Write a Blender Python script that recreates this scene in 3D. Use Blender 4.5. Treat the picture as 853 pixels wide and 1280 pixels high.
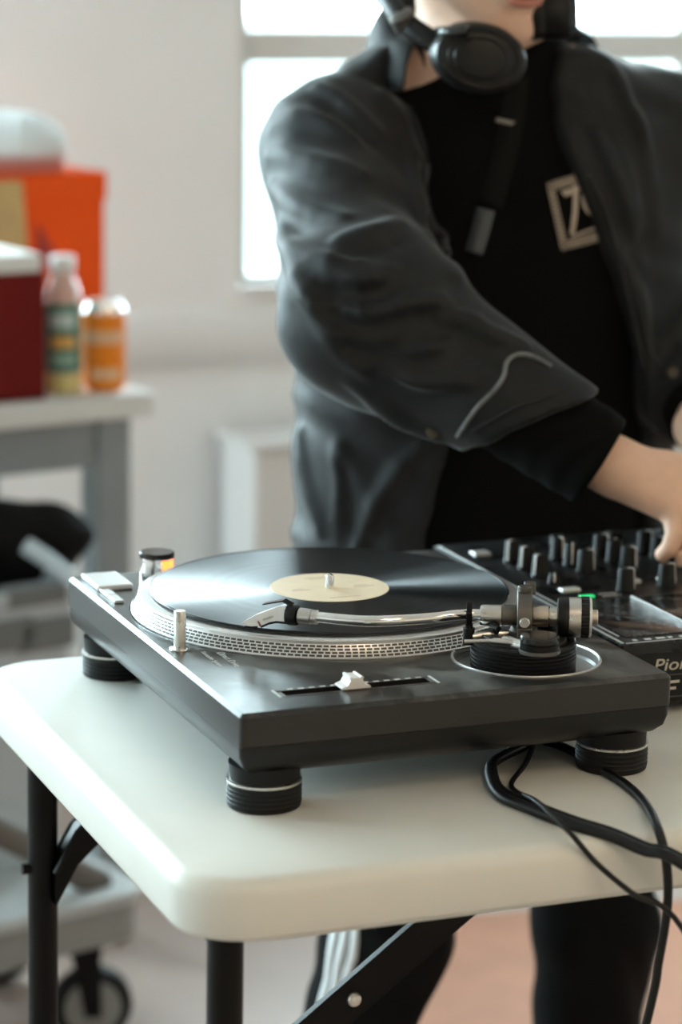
import bpy, bmesh, math, random
import numpy as np
from mathutils import Vector, Matrix

for o in list(bpy.data.objects): bpy.data.objects.remove(o, do_unlink=True)
SC = bpy.context.scene
COL = SC.collection
H = 0.90                      # height of the folding table's top above the floor; z below is measured from the table top
random.seed(4); RNG = np.random.RandomState(4)

# ------------------------------------------------------------------ camera
YAW, PITCH, ROLL, FPX = -0.3809, -0.2108, 0.0160, 3334.5
CAM = Vector((-0.6235, -1.7458, 0.6294))
fw = Vector((-math.sin(YAW)*math.cos(PITCH), math.cos(YAW)*math.cos(PITCH), math.sin(PITCH)))
rt0 = Vector((math.cos(YAW), math.sin(YAW), 0)); up0 = rt0.cross(fw)
rt = math.cos(ROLL)*rt0 + math.sin(ROLL)*up0; up = -math.sin(ROLL)*rt0 + math.cos(ROLL)*up0
cd = bpy.data.cameras.new('camera'); cam = bpy.data.objects.new('camera', cd); COL.objects.link(cam)
cd.sensor_fit = 'VERTICAL'; cd.sensor_height = 36; cd.sensor_width = 24
cd.lens = FPX/1280*36; cd.clip_start = .05; cd.clip_end = 200
m = Matrix((rt, up, -fw)).transposed().to_4x4(); m.translation = CAM + Vector((0, 0, H)); cam.matrix_world = m
cd.dof.use_dof = True; cd.dof.focus_distance = 2.11; cd.dof.aperture_fstop = 4.0; cd.dof.aperture_blades = 0
SC.camera = cam
VS = SC.view_settings
VS.view_transform = 'Standard'; VS.look = 'None'; VS.gamma = 1; VS.exposure = 0.94; VS.use_curve_mapping = False

# ------------------------------------------------------------------ sky and the daylight that enters by the windows
W = bpy.data.worlds.new('overcast_sky'); SC.world = W; W.use_nodes = True
bg = W.node_tree.nodes['Background']; bg.inputs[0].default_value = (.77, .945, 1.03, 1); bg.inputs[1].default_value = 13.0
RX0, RX1, RY0, RY1, ZF, ZC = -2.7, 3.6, -3.6, 2.95, -H, 1.75
WB = (1.045, 2.95, 0.0, 1.28)            # window in the back wall: x0 x1 z0 z1
WB2 = (-2.35, .20, -.05, 1.50)           # second window in the back wall, further left
WL = [(1.60, 2.80, .20, 1.45)]   # windows in the left wall: y0 y1 z0 z1
def portal(name, loc, rot, sx, sy):
    l = bpy.data.lights.new(name, 'AREA'); l.shape = 'RECTANGLE'; l.size = sx; l.size_y = sy; l.cycles.is_portal = True
    o = bpy.data.objects.new(name, l); COL.objects.link(o); o.location = (loc[0], loc[1], loc[2]+H); o.rotation_euler = rot
for w in (WB, WB2): portal('window_daylight', ((w[0]+w[1])/2, RY1+.09, (w[2]+w[3])/2), (-math.pi/2, 0, 0), w[1]-w[0], w[3]-w[2])
for w in WL: portal('window_daylight', (RX0-.09, (w[0]+w[1])/2, (w[2]+w[3])/2), (0, -math.pi/2, 0), w[3]-w[2], w[1]-w[0])

# ------------------------------------------------------------------ helpers
ORG = {}
def link(o, parent=None, loc=(0, 0, 0)):
    COL.objects.link(o); ORG[o] = Vector(loc)
    if parent is None: o.location = Vector(loc) + Vector((0, 0, H))
    else: o.parent = parent; o.location = Vector(loc) - ORG[parent]
    return o
def tag(o, label=None, cat=None, group=None, kind=None):
    if label: o['label'] = label
    if cat: o['category'] = cat
    if group: o['group'] = group
    if kind: o['kind'] = kind
    return o
def thing(name, loc, label, cat, group=None):
    o = bpy.data.objects.new(name, None); o.empty_display_size = .05
    link(o, None, loc); return tag(o, label, cat, group)

class MB:
    def __init__(s): s.v = []; s.f = []
    def add(s, v, f):
        n = len(s.v); s.v += [tuple(map(float, p)) for p in v]; s.f += [tuple(i+n for i in q) for q in f]; return s
    def box(s, lo, hi, M=None):
        x0, y0, z0 = lo; x1, y1, z1 = hi
        v = [(x0,y0,z0),(x1,y0,z0),(x1,y1,z0),(x0,y1,z0),(x0,y0,z1),(x1,y0,z1),(x1,y1,z1),(x0,y1,z1)]
        if M is not None: v = [M @ Vector(p) for p in v]
        return s.add(v, [(0,3,2,1),(4,5,6,7),(0,1,5,4),(1,2,6,5),(2,3,7,6),(3,0,4,7)])
    def lathe(s, prof, n=48, M=None, a0=0, a1=None, caps=True):
        full = a1 is None; A = 2*math.pi if full else a1-a0; k = n if full else n+1
        v = []
        for r, z in prof:
            for i in range(k):
                a = a0 + A*i/n; p = Vector((r*math.cos(a), r*math.sin(a), z)); v.append(M @ p if M is not None else p)
        f = []
        for j in range(len(prof)-1):
            for i in range(n):
                i2 = (i+1) % k; f.append((j*k+i, j*k+i2, (j+1)*k+i2, (j+1)*k+i))
        if full and caps:
            if prof[0][0] > 1e-6: f.append(tuple(range(k))[::-1])
            if prof[-1][0] > 1e-6: f.append(tuple((len(prof)-1)*k+i for i in range(k)))
        return s.add(v, f)
    def cyl(s, a, b, r, r2=None, n=24, bev=0):
        a = Vector(a); b = Vector(b); L = (b-a).length; r2 = r if r2 is None else r2
        M = axis(a, b-a)
        pr = [(r, 0), (r2, L)] if not bev else [(max(r-bev, 1e-5), 0), (r, bev), (r2, L-bev), (max(r2-bev, 1e-5), L)]
        return s.lathe(pr, n, M)
    def tube(s, pts, r, n=10, sx=1.0, upv=(0, 0, 1)):
        pts = [Vector(p) for p in pts]; N = len(pts); rr = r if hasattr(r, '__len__') else [r]*N
        v = []; f = []
        u = Vector(upv)
        for i, p in enumerate(pts):
            t = (pts[min(i+1, N-1)] - pts[max(i-1, 0)]).normalized()
            a = u - t*u.dot(t)
            if a.length < 1e-4: a = t.orthogonal()
            a.normalize(); u = a; b = t.cross(a)
            for k in range(n):
                g = 2*math.pi*k/n; v.append(p + (a*math.cos(g) + b*math.sin(g)*sx)*rr[i])
        for i in range(N-1):
            for k in range(n):
                k2 = (k+1) % n; f.append((i*n+k, i*n+k2, (i+1)*n+k2, (i+1)*n+k))
        f.append(tuple(range(n))[::-1]); f.append(tuple((N-1)*n+k for k in range(n)))
        return s.add(v, f)
    def loft(s, rings, cap=True):
        n = len(rings[0]); v = [p for R in rings for p in R]; f = []
        for j in range(len(rings)-1):
            for i in range(n): f.append((j*n+i, j*n+(i+1) % n, (j+1)*n+(i+1) % n, (j+1)*n+i))
        if cap: f.append(tuple(range(n))[::-1]); f.append(tuple((len(rings)-1)*n+i for i in range(n)))
        return s.add(v, f)
    def prism(s, poly, z0, z1, M=None):
        R0 = [Vector((x, y, z0)) for x, y in poly]; R1 = [Vector((x, y, z1)) for x, y in poly]
        if M is not None: R0 = [M @ p for p in R0]; R1 = [M @ p for p in R1]
        return s.loft([R0, R1])
    def build(s, name, mat, parent=None, bevel=0, ang=40, flat=False, segs=2):
        me = bpy.data.meshes.new(name); me.from_pydata(s.v, [], s.f)
        bm = bmesh.new(); bm.from_mesh(me); bmesh.ops.remove_doubles(bm, verts=bm.verts, dist=1e-6); bmesh.ops.recalc_face_normals(bm, faces=bm.faces); bm.to_mesh(me); bm.free()
        return finish(name, me, mat, parent, bevel, ang, flat, segs)
def finish(name, me, mat, parent=None, bevel=0, ang=40, flat=False, segs=2):
    o = bpy.data.objects.new(name, me); me.materials.append(mat)
    if not flat:
        me.polygons.foreach_set('use_smooth', [True]*len(me.polygons)); me.set_sharp_from_angle(angle=math.radians(ang))
    if bevel:
        b = o.modifiers.new('bevel', 'BEVEL'); b.width = bevel; b.segments = segs; b.limit_method = 'ANGLE'; b.angle_limit = math.radians(35); b.harden_normals = True
    return link(o, parent)
def axis(o, z, x=None):
    z = Vector(z).normalized(); x = Vector(x) if x is not None else z.orthogonal()
    x = (x - z*x.dot(z)).normalized(); y = z.cross(x)
    M = Matrix((x, y, z)).transposed().to_4x4(); M.translation = Vector(o); return M
def rrect(x0, y0, x1, y1, r, n=6):
    P = []
    for cx, cy, a in ((x1-r, y1-r, 0), (x0+r, y1-r, 90), (x0+r, y0+r, 180), (x1-r, y0+r, 270)):
        for i in range(n+1):
            g = math.radians(a + 90*i/n); P.append((cx+r*math.cos(g), cy+r*math.sin(g)))
    return P
def slab(mb, x0, y0, x1, y1, r, prof, n=6):   # prof: list of (inset, z)
    return mb.loft([[Vector((x, y, z)) for x, y in rrect(x0+i, y0+i, x1-i, y1-i, max(r-i, .0008), n)] for i, z in prof])
def spline(P, n=8):
    P = [Vector(p) for p in P]; out = []
    for i in range(len(P)-1):
        a = P[max(i-1, 0)]; b = P[i]; c = P[i+1]; d = P[min(i+2, len(P)-1)]
        for k in range(n):
            t = k/n; out.append(.5*((2*b) + (c-a)*t + (2*a-5*b+4*c-d)*t*t + (3*b-a-3*c+d)*t**3))
    return out + [P[-1]]
def text_mesh(name, s, size, M, mat, parent, ext=.0002, shear=0, sx=1.0, align='LEFT'):
    cu = bpy.data.curves.new(name, 'FONT'); cu.body = s; cu.size = size; cu.extrude = ext; cu.shear = shear; cu.align_x = align; cu.resolution_u = 3
    t = bpy.data.objects.new('tmp', cu); COL.objects.link(t)
    dg = bpy.context.evaluated_depsgraph_get(); me = bpy.data.meshes.new_from_object(t.evaluated_get(dg))
    bpy.data.objects.remove(t); me.name = name
    me.transform(M @ Matrix.Diagonal((sx, 1, 1, 1)))
    me.materials.clear()
    return finish(name, me, mat, parent, 0, 40, True)
def boolean(o, cutters):
    tmp = []
    for i, c in enumerate(cutters):
        me = bpy.data.meshes.new('cut'); me.from_pydata(c.v, [], c.f)
        bm = bmesh.new(); bm.from_mesh(me); bmesh.ops.remove_doubles(bm, verts=bm.verts, dist=1e-6); bmesh.ops.recalc_face_normals(bm, faces=bm.faces); bm.to_mesh(me); bm.free()
        t = bpy.data.objects.new('cut', me); COL.objects.link(t); t.location = (0, 0, 0); tmp.append(t)
        b = o.modifiers.new('b', 'BOOLEAN'); b.object = t; b.solver = 'EXACT'
    keep = o.parent, o.location.copy(); o.parent = None; o.location = (0, 0, 0)
    bpy.context.view_layer.update()
    dg = bpy.context.evaluated_depsgraph_get(); me = bpy.data.meshes.new_from_object(o.evaluated_get(dg)); me.name = o.name
    o.modifiers.clear(); o.data = me; o.parent = keep[0]; o.location = keep[1]
    for t in tmp: bpy.data.objects.remove(t)
    me.polygons.foreach_set('use_smooth', [True]*len(me.polygons)); me.set_sharp_from_angle(angle=math.radians(30))
    return o

# ------------------------------------------------------------------ materials
MATS = {}
def mat(name, col, rough=.5, metal=0., spec=.5, var=0., vscale=30., bump=0., bscale=200., emit=None, estr=0, sheen=0, trans=0, rvar=0., alpha=1, coat=0, bdist=.001):
    if name in MATS: return MATS[name]
    M = bpy.data.materials.new(name); M.use_nodes = True; nt = M.node_tree; N = nt.nodes; L = nt.links
    b = N['Principled BSDF']; b.inputs['Base Color'].default_value = (*col, 1); b.inputs['Roughness'].default_value = rough
    b.inputs['Metallic'].default_value = metal; b.inputs['Specular IOR Level'].default_value = spec
    b.inputs['Sheen Weight'].default_value = sheen; b.inputs['Sheen Roughness'].default_value = .28; b.inputs['Transmission Weight'].default_value = trans; b.inputs['Coat Weight'].default_value = coat
    if emit: b.inputs['Emission Color'].default_value = (*emit, 1); b.inputs['Emission Strength'].default_value = estr
    tc = N.new('ShaderNodeTexCoord')
    if var or rvar:
        n = N.new('ShaderNodeTexNoise'); n.inputs['Scale'].default_value = vscale; n.inputs['Detail'].default_value = 6; n.inputs['Roughness'].default_value = .65
        L.new(tc.outputs['Object'], n.inputs['Vector'])
        if var:
            r = N.new('ShaderNodeValToRGB'); r.color_ramp.elements[0].position = .35; r.color_ramp.elements[1].position = .7
            r.color_ramp.elements[0].color = (*[max(c*(1-var), 0) for c in col], 1); r.color_ramp.elements[1].color = (*[min(c*(1+var), 1) for c in col], 1)
            L.new(n.outputs['Fac'], r.inputs[0]); L.new(r.outputs[0], b.inputs['Base Color'])
        if rvar:
            q = N.new('ShaderNodeMapRange'); q.inputs['From Min'].default_value = .3; q.inputs['From Max'].default_value = .7
            q.inputs['To Min'].default_value = rough-rvar; q.inputs['To Max'].default_value = rough+rvar
            L.new(n.outputs['Fac'], q.inputs['Value']); L.new(q.outputs[0], b.inputs['Roughness'])
    if bump:
        n = N.new('ShaderNodeTexNoise'); n.inputs['Scale'].default_value = bscale; n.inputs['Detail'].default_value = 4
        L.new(tc.outputs['Object'], n.inputs['Vector'])
        bp = N.new('ShaderNodeBump'); bp.inputs['Strength'].default_value = bump; bp.inputs['Distance'].default_value = bdist
        L.new(n.outputs['Fac'], bp.inputs['Height']); L.new(bp.outputs[0], b.inputs['Normal'])
    MATS[name] = M; return M
wall_m = mat('painted_plaster', (.84, .83, .81), .7, var=.02, vscale=3, bump=.05, bscale=60)
warmw_m = mat('tan_painted_wall', (.56, .48, .39), .7, var=.03, vscale=3)
trim_m = mat('trim_paint', (.74, .73, .71), .5)
ceil_m = mat('ceiling_paint', (.86, .85, .83), .8)
floor_m = mat('worn_vinyl_floor', (.40, .30, .255), .45, var=.12, vscale=2.5, rvar=.08)
rug_m = mat('terracotta_mat', (.44, .20, .12), .8, var=.10, vscale=8, bump=.3, bscale=300)
tab_m = mat('blow_moulded_plastic', (.73, .725, .67), .42, var=.03, vscale=6, bump=.06, bscale=350, spec=.4)
black_m = mat('black_powder_coat', (.0035, .0035, .0035), .45, spec=.2)
bolt_m = mat('zinc_bolt', (.75, .73, .68), .35, metal=1)
plinth_m = mat('scuffed_grey_plinth', (.011, .0115, .0115), .30, var=.10, vscale=4, rvar=.03, spec=.62, bump=.03, bscale=500)
under_m = mat('heavy_rubber_base', (.006, .006, .006), .34, var=.12, vscale=9, spec=.35)
rubber_m = mat('black_rubber', (.005, .005, .005), .5, spec=.25)
chrome_m = mat('polished_chrome', (.86, .86, .86), .12, metal=1)
steel_m = mat('brushed_steel', (.62, .60, .57), .30, metal=1, rvar=.05, vscale=120)
darkst_m = mat('dark_steel', (.13, .12, .11), .38, metal=.8)
alu_m = mat('cast_aluminium', (.80, .80, .79), .32, metal=.85)
dot_m = mat('black_dot_paint', (.07, .07, .066), .45)
white_m = mat('white_plastic', (.78, .76, .74), .35)
silver_m = mat('silver_plastic', (.66, .66, .65), .38, metal=.5)
gloss_m = mat('black_gloss_plastic', (.010, .010, .010), .18)
satin_m = mat('black_satin_plastic', (.006, .006, .006), .38, spec=.3)
print_m = mat('pale_print', (.62, .64, .63), .6)
logo_m = mat('gold_grey_print', (.55, .50, .42), .5)
red_m = mat('strobe_glow', (.9, .2, .05), .4, emit=(1.0, .16, .03), estr=2.2)
green_m = mat('green_button', (.02, .55, .16), .35, emit=(.02, .7, .2), estr=.35)
label_m = mat('cream_paper_label', (.78, .63, .44), .6, var=.05, vscale=40)
denim_m = mat('washed_black_cotton', (.0080, .0090, .0099), .62, var=.30, spec=.30, vscale=25, bump=.35, bscale=900, sheen=.24, bdist=.0006)
seam_m = mat('worn_cotton_edge', (.15, .155, .155), .8, var=.3, vscale=80)
tee_m = mat('black_jersey', (.0022, .0022, .0021), .9, spec=.12, bump=.2, bscale=800)
pants_m = mat('black_track_nylon', (.003, .0033, .0037), .8, spec=.15, bump=.1, bscale=80)
stripe_m = mat('white_stripe_cloth', (.72, .74, .75), .7)
skin_m = mat('skin', (.78, .49, .35), .5, var=.08, vscale=30, bump=.10, bscale=250)
lip_m = mat('lip_skin', (.50, .20, .15), .45)
hair_m = mat('brown_hair', (.04, .025, .015), .6, bump=.6, bscale=200)
cord_m = mat('black_cable_sheath', (.004, .004, .004), .45, spec=.35)
def dust(M, col, lo, hi, scale):
    nt = M.node_tree; N = nt.nodes; L = nt.links; b = N['Principled BSDF']
    tc = N.new('ShaderNodeTexCoord'); n = N.new('ShaderNodeTexNoise'); n.inputs['Scale'].default_value = scale; n.inputs['Detail'].default_value = 8; n.inputs['Roughness'].default_value = .7; n.inputs['Distortion'].default_value = .6
    L.new(tc.outputs['Object'], n.inputs['Vector'])
    r = N.new('ShaderNodeMapRange'); r.inputs['From Min'].default_value = lo; r.inputs['From Max'].default_value = hi; L.new(n.outputs['Fac'], r.inputs['Value'])
    ge = N.new('ShaderNodeNewGeometry'); sp = N.new('ShaderNodeSeparateXYZ'); L.new(ge.outputs['Normal'], sp.inputs[0])
    m1 = N.new('ShaderNodeMath'); m1.operation = 'MULTIPLY'; m1.use_clamp = True; L.new(r.outputs[0], m1.inputs[0]); L.new(sp.outputs[2], m1.inputs[1])
    d = N.new('ShaderNodeBsdfDiffuse'); d.inputs[0].default_value = (*col, 1); x = N.new('ShaderNodeMixShader'); m2 = N.new('ShaderNodeMath'); m2.operation = 'MULTIPLY'; m2.inputs[1].default_value = .6
    L.new(m1.outputs[0], m2.inputs[0]); L.new(m2.outputs[0], x.inputs[0]); L.new(b.outputs[0], x.inputs[1]); L.new(d.outputs[0], x.inputs[2]); L.new(x.outputs[0], N['Material Output'].inputs[0])
dust(plinth_m, (.34, .35, .34), .47, .74, 11)
def vinyl():
    M = bpy.data.materials.new('grooved_vinyl'); M.use_nodes = True; nt = M.node_tree; N = nt.nodes; L = nt.links
    b = N['Principled BSDF']; b.inputs['Base Color'].default_value = (.006, .007, .008, 1); b.inputs['Roughness'].default_value = .24
    b.inputs['Specular IOR Level'].default_value = .6
    tc = N.new('ShaderNodeTexCoord'); sp = N.new('ShaderNodeSeparateXYZ'); L.new(tc.outputs['Object'], sp.inputs[0])
    cb = N.new('ShaderNodeCombineXYZ'); L.new(sp.outputs[0], cb.inputs[0]); L.new(sp.outputs[1], cb.inputs[1])
    ln = N.new('ShaderNodeVectorMath'); ln.operation = 'LENGTH'; L.new(cb.outputs[0], ln.inputs[0])
    n = N.new('ShaderNodeTexNoise'); n.noise_dimensions = '1D'; n.inputs['Scale'].default_value = 900; n.inputs['Detail'].default_value = 3
    L.new(ln.outputs['Value'], n.inputs['W'])
    mr = N.new('ShaderNodeMapRange'); mr.inputs['To Min'].default_value = .33; mr.inputs['To Max'].default_value = .40
    n2 = N.new('ShaderNodeTexNoise'); n2.noise_dimensions = '1D'; n2.inputs['Scale'].default_value = 150; n2.inputs['Detail'].default_value = 4
    L.new(ln.outputs['Value'], n2.inputs['W']); L.new(n2.outputs['Fac'], mr.inputs['Value']); L.new(mr.outputs[0], b.inputs['Roughness'])
    b.inputs['Anisotropic'].default_value = 1.0; b.inputs['Anisotropic Rotation'].default_value = .25
    tg = N.new('ShaderNodeTangent'); tg.direction_type = 'RADIAL'; tg.axis = 'Z'; L.new(tg.outputs[0], b.inputs['Tangent'])
    return M
vinyl_m = vinyl()
def glass_pane():
    M = bpy.data.materials.new('window_glass'); M.use_nodes = True; nt = M.node_tree; N = nt.nodes; L = nt.links
    N.remove(N['Principled BSDF']); out = N['Material Output']
    t = N.new('ShaderNodeBsdfTransparent'); t.inputs[0].default_value = (.95, .98, .97, 1)
    g = N.new('ShaderNodeBsdfGlossy'); g.inputs['Roughness'].default_value = .02
    f = N.new('ShaderNodeFresnel'); f.inputs[0].default_value = 1.2; x = N.new('ShaderNodeMixShader')
    L.new(f.outputs[0], x.inputs[0]); L.new(t.outputs[0], x.inputs[1]); L.new(g.outputs[0], x.inputs[2]); L.new(x.outputs[0], out.inputs[0])
    return M
pane_m = glass_pane()

# ------------------------------------------------------------------ the room
def struct(mb, name, mt, parent=None, **k):
    o = mb.build(name, mt, parent, **k)
    if parent is None: o['kind'] = 'structure'
    return o
struct(MB().box((RX0, RY0, ZF-.1), (RX1, RY1, ZF)), 'floor', floor_m)
struct(MB().box((RX0-.2, RY0-.2, ZC), (RX1+.2, RY1+.2, ZC+.1)), 'ceiling', ceil_m)
def wall_holes(axis_, pos, a0, a1, holes, thick, sign):
    mb = MB(); hs = sorted(holes); cur = a0
    def seg(u0, u1, z0, z1):
        if u1-u0 < 1e-4 or z1-z0 < 1e-4: return
        p, q = sorted((pos, pos+sign*thick))
        if axis_ == 'y': mb.box((u0, p, z0), (u1, q, z1))
        else: mb.box((p, u0, z0), (q, u1, z1))
    for u0, u1, z0, z1 in hs:
        seg(cur, u0, ZF, ZC); seg(u0, u1, ZF, z0); seg(u0, u1, z1, ZC); cur = u1
    seg(cur, a1, ZF, ZC); return mb
struct(wall_holes('y', RY1, RX0-.2, RX1+.2, [WB, WB2], .2, 1), 'wall_back', wall_m, flat=True)
struct(wall_holes('x', RX0, RY0, RY1, WL, .2, -1), 'wall_left', wall_m, flat=True)
struct(wall_holes('x', RX1, RY0, RY1, [], .2, 1), 'wall_right', wall_m, flat=True)
struct(wall_holes('y', RY0, RX0-.2, RX1+.2, [], .2, -1), 'wall_front', warmw_m, flat=True)
# moulded dado rail and skirting on the back wall
def rail(name, z0, z1, d, x0=RX0, x1=RX1):
    mb = MB(); pr = [(0, z0), (d*.6, z0), (d, z0+(z1-z0)*.3), (d, z1-(z1-z0)*.15), (d*.7, z1), (0, z1)]
    mb.loft([[Vector((x, RY1-p, z)) for p, z in pr] for x in (x0, x1)]); return struct(mb, name, trim_m)
rail('trim_1', -.145, -.055, .030)
rail('baseboard_back', ZF, ZF+.12, .018)
struct(MB().box((RX0, RY0, ZF), (RX0+.018, RY1-.02, ZF+.12)), 'baseboard_left', trim_m, bevel=.004)
# windows: frame, meeting rail, panes, sill
def window(name, u0, u1, z0, z1, ax, pos, sgn, bars, nsash):
    def B(mb, a0, a1, d0, d1, c0, c1):
        p, q = sorted((pos+sgn*d0, pos+sgn*d1))
        return mb.box((a0, p, c0), (a1, q, c1)) if ax == 'y' else mb.box((p, a0, c0), (q, a1, c1))
    fr = MB(); t = .022
    B(fr, u0, u0+t, .03, .10, z0, z1); B(fr, u1-t, u1, .03, .10, z0, z1); B(fr, u0+t, u1-t, .03, .10, z1-t, z1); B(fr, u0+t, u1-t, .03, .10, z0, z0+t*.6)
    root = struct(fr, name, trim_m, bevel=.003)
    for b0, b1 in bars: B(MB(), u0+t, u1-t, .035, .085, b0, b1).build('meeting_rail', trim_m, root, bevel=.003)
    us = np.linspace(u0+t, u1-t, nsash+1)
    for u in us[1:-1]: B(MB(), u-.02, u+.02, .036, .084, z0+t*.6, z1-t).build('mullion', trim_m, root, bevel=.003)
    zs = [z0+t*.6] + [b for bb in bars for b in bb] + [z1-t]
    for i in range(nsash):
        for j in range(0, len(zs), 2): B(MB(), us[i]+.0, us[i+1], .058, .062, zs[j], zs[j+1]).build('pane', pane_m, root, flat=True)
    sl = MB(); B(sl, u0-.004, u1+.004, -.020, .03, z0-.022, z0); sl.build('window_sill', trim_m, root, bevel=.006)
    return root
window('window_1', *WB, 'y', RY1, 1, [(.404, .468)], 2)
window('window_4', *WB2, 'y', RY1, 1, [(.66, .72)], 3)
for i, w in enumerate(WL): window('window_%d' % (i+2), *w, 'x', RX0, -1, [(.6, .65)], 2)
# ground outside: pale paving and lawn under the overcast sky
grass_m = mat('pale_lawn', (.072, .092, .080), .9, var=.15, vscale=.6); pave_m = mat('pale_paving', (.105, .11, .108), .9, var=.08, vscale=.4)
struct(MB().box((-40, 3.4, ZF-.5), (40, 9.0, ZF-.35)), 'paving_outside', pave_m)
struct(MB().box((-40, 9.0, ZF-.5), (40, 60, ZF-.30)), 'lawn_outside', grass_m)
struct(MB().box((-40, -40, ZF-.5), (RX0-.3, 3.4, ZF-.35)), 'paving_outside', pave_m)
# unseen ceiling lamps, added for warm fill on the near faces
lamp_m = mat('warm_lamp_diffuser', (.9, .85, .75), .5, emit=(1.0, .76, .52), estr=4.7)
for k, (x, y) in enumerate(((.2, -2.8), (.2, -1.7), (2.2, -2.8), (2.2, -1.7))):
    t = thing('ceiling_lamp', (x, y, ZC), ['square ceiling lamp with warm diffuser nearest the front wall corner', 'square ceiling lamp with warm diffuser nearer the folding table'][k % 2] if k < 2 else ['square ceiling lamp with warm diffuser by the front end of right wall', 'square ceiling lamp with warm diffuser by the middle of right wall'][k-2], 'ceiling lamp', 'ceiling lamps')
    MB().box((x-.31, y-.31, ZC-.05), (x+.31, y+.31, ZC-.012)).build('housing', white_m, t, bevel=.004); MB().box((x-.28, y-.28, ZC-.058), (x+.28, y+.28, ZC-.051)).build('diffuser', lamp_m, t)
    MB().cyl((x, y, ZC-.012), (x, y, ZC), .05).build('mount', white_m, t)
# terracotta mat
a = math.radians(-9); M = Matrix.Translation((1.55, 1.04, ZF)) @ Matrix.Rotation(a, 4, 'Z')
o = MB(); o.prism(rrect(-.80, -1.0, 1.0, .81, .02), .0, .008, M); o = o.build('floor_mat', rug_m); tag(o, 'terracotta floor mat under the folding table', 'mat')

# ------------------------------------------------------------------ folding table
T = thing('folding_table', (.53, .19, -H), 'white folding table with black tube legs carrying the turntable', 'table')
TX0, TX1, TY0, TY1 = -.078, 1.14, -.122, .492
mb = MB(); slab(mb, TX0, TY0, TX1, TY1, .055, [(.010, -.045), (.004, -.044), (.002, -.040), (.0, -.012), (.0015, -.007), (.005, -.0025), (.010, -.0005), (.014, 0)], 10)
mb.build('table_top', tab_m, T, ang=60)
mb = MB(); slab(mb, TX0+.03, TY0+.03, TX1-.03, TY1-.03, .04, [(0, -.056), (0, -.044)]); mb.build('underside_panel', tab_m, T)
LX = -.030
for sx, lx in ((1, LX), (-1, TX1-.05)):
    for ly in (-.056, .432):
        lg = MB().cyl((lx-.004*sx, ly-.002, -H+.02), (lx, ly, -.05), .0132, n=24).build('leg', black_m, T)
        MB().lathe([(.0155, 0), (.0165, .004), (.016, .022), (.0135, .03)], 24, Matrix.Translation((lx-.004*sx, ly-.002, -H))).build('foot_cap', rubber_m, lg)
    for z in (-.372, -.80): MB().tube([(lx-.001*sx, -.054, z), (lx-.001*sx, .43, z)], .010, 16).build('cross_tube', black_m, T)
    MB().cyl((lx, -.056, -.066), (lx, .432, -.066), .010).build('hinge_tube', black_m, T)
    MB().box((lx-.016, .395, -.072), (lx+.016, .468, -.048)).build('hinge_bracket', black_m, T, bevel=.002)
    # centre fold brace: channel from the leg frame up to the underside
    A = Vector((lx+.010*sx, .19, -.363)); Bp = Vector((lx+.415*sx, .19, -.065)); d = (Bp-A).normalized(); n_ = Vector((0, 1, 0)); s_ = d.cross(n_)
    mb = MB(); Mx = axis(A, d, n_)
    br = MB(); L_ = (Bp-A).length
    br.box((-.014, -.0165, 0), (-.006, -.0145, L_), Mx); br.box((-.014, .0145, 0), (-.006, .0165, L_), Mx); br.box((-.014, -.0145, 0), (-.012, .0145, L_), Mx)
    o = br.build('brace', black_m, T, bevel=.0008)
    for q in (.08, .455): MB().lathe([(.0, .004), (.004, .0036), (.0062, .0015), (.0065, 0), (.003, -.03)], 20, axis(A + d*L_*q - n_*.0155, -n_)).build('bolt', bolt_m, o)
    MB().box((lx+.40*sx-.03, .165, -.062), (lx+.40*sx+.03, .215, -.052)).build('brace_bracket', black_m, T, bevel=.001)
    # short locking stays next to each leg
    for ly in (.40,):
        mb = MB(); P = [(lx+.006*sx, ly+.022, -.186), (lx+.026*sx, ly+.022, -.150), (lx+.085*sx, ly+.022, -.095)]
        for off in (-.010, .010): mb.tube([Vector(p)+Vector((0, off, .010)) for p in P], .003, 8)
        mb.loft([[Vector(p)+Vector((0, -.011, -.020)), Vector(p)+Vector((0, .011, -.020)), Vector(p)+Vector((0, .011, .012)), Vector(p)+Vector((0, -.011, .012))] for p in P])
        mb.build('stay', black_m, T)
        MB().cyl((lx-.02*sx, ly+.03, -.175), (lx-.005*sx, ly+.03, -.175), .005).build('stay_pin', black_m, T)

# ------------------------------------------------------------------ turntable
ZT, ZB, PD, PW = .0818, .0285, .353, .453
TT = thing('turntable', (PD/2, PW/2, 0), 'scuffed grey direct-drive turntable with silver tonearm on the folding table', 'turntable')
pl = MB(); slab(pl, 0, 0, PD, PW, .004, [(.0022, .0560), (.0, .0565), (.0, ZT-.0032), (.0032, ZT), (.0040, ZT)], 4)
pl = pl.build('plinth', plinth_m, TT)
SPX, SPY = .1761, .2741
ABX, ABY = .2655, .0785
cuts = [MB().lathe([(.0575, -.012), (.0575, .02)], 64, Matrix.Translation((ABX, ABY, ZT)))]
cuts.append(MB().lathe([(.1675, -.004), (.1675, .02)], 96, Matrix.Translation((SPX, SPY, ZT))))
PS0, PS1, PSY = .049, .166, .0425
cuts.append(MB().prism(rrect(PS0, PSY-.0065, PS1, PSY+.0065, .001, 2), ZT-.009, ZT+.02))
boolean(pl, cuts)
un = MB(); slab(un, .0006, .0006, PD-.0006, PW-.0006, .005, [(.026, ZB), (.018, ZB+.0015), (.009, ZB+.006), (.003, ZB+.012), (.0, ZB+.020), (.0, .0559)], 5)
un.build('rubber_base', under_m, TT, ang=60)
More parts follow.
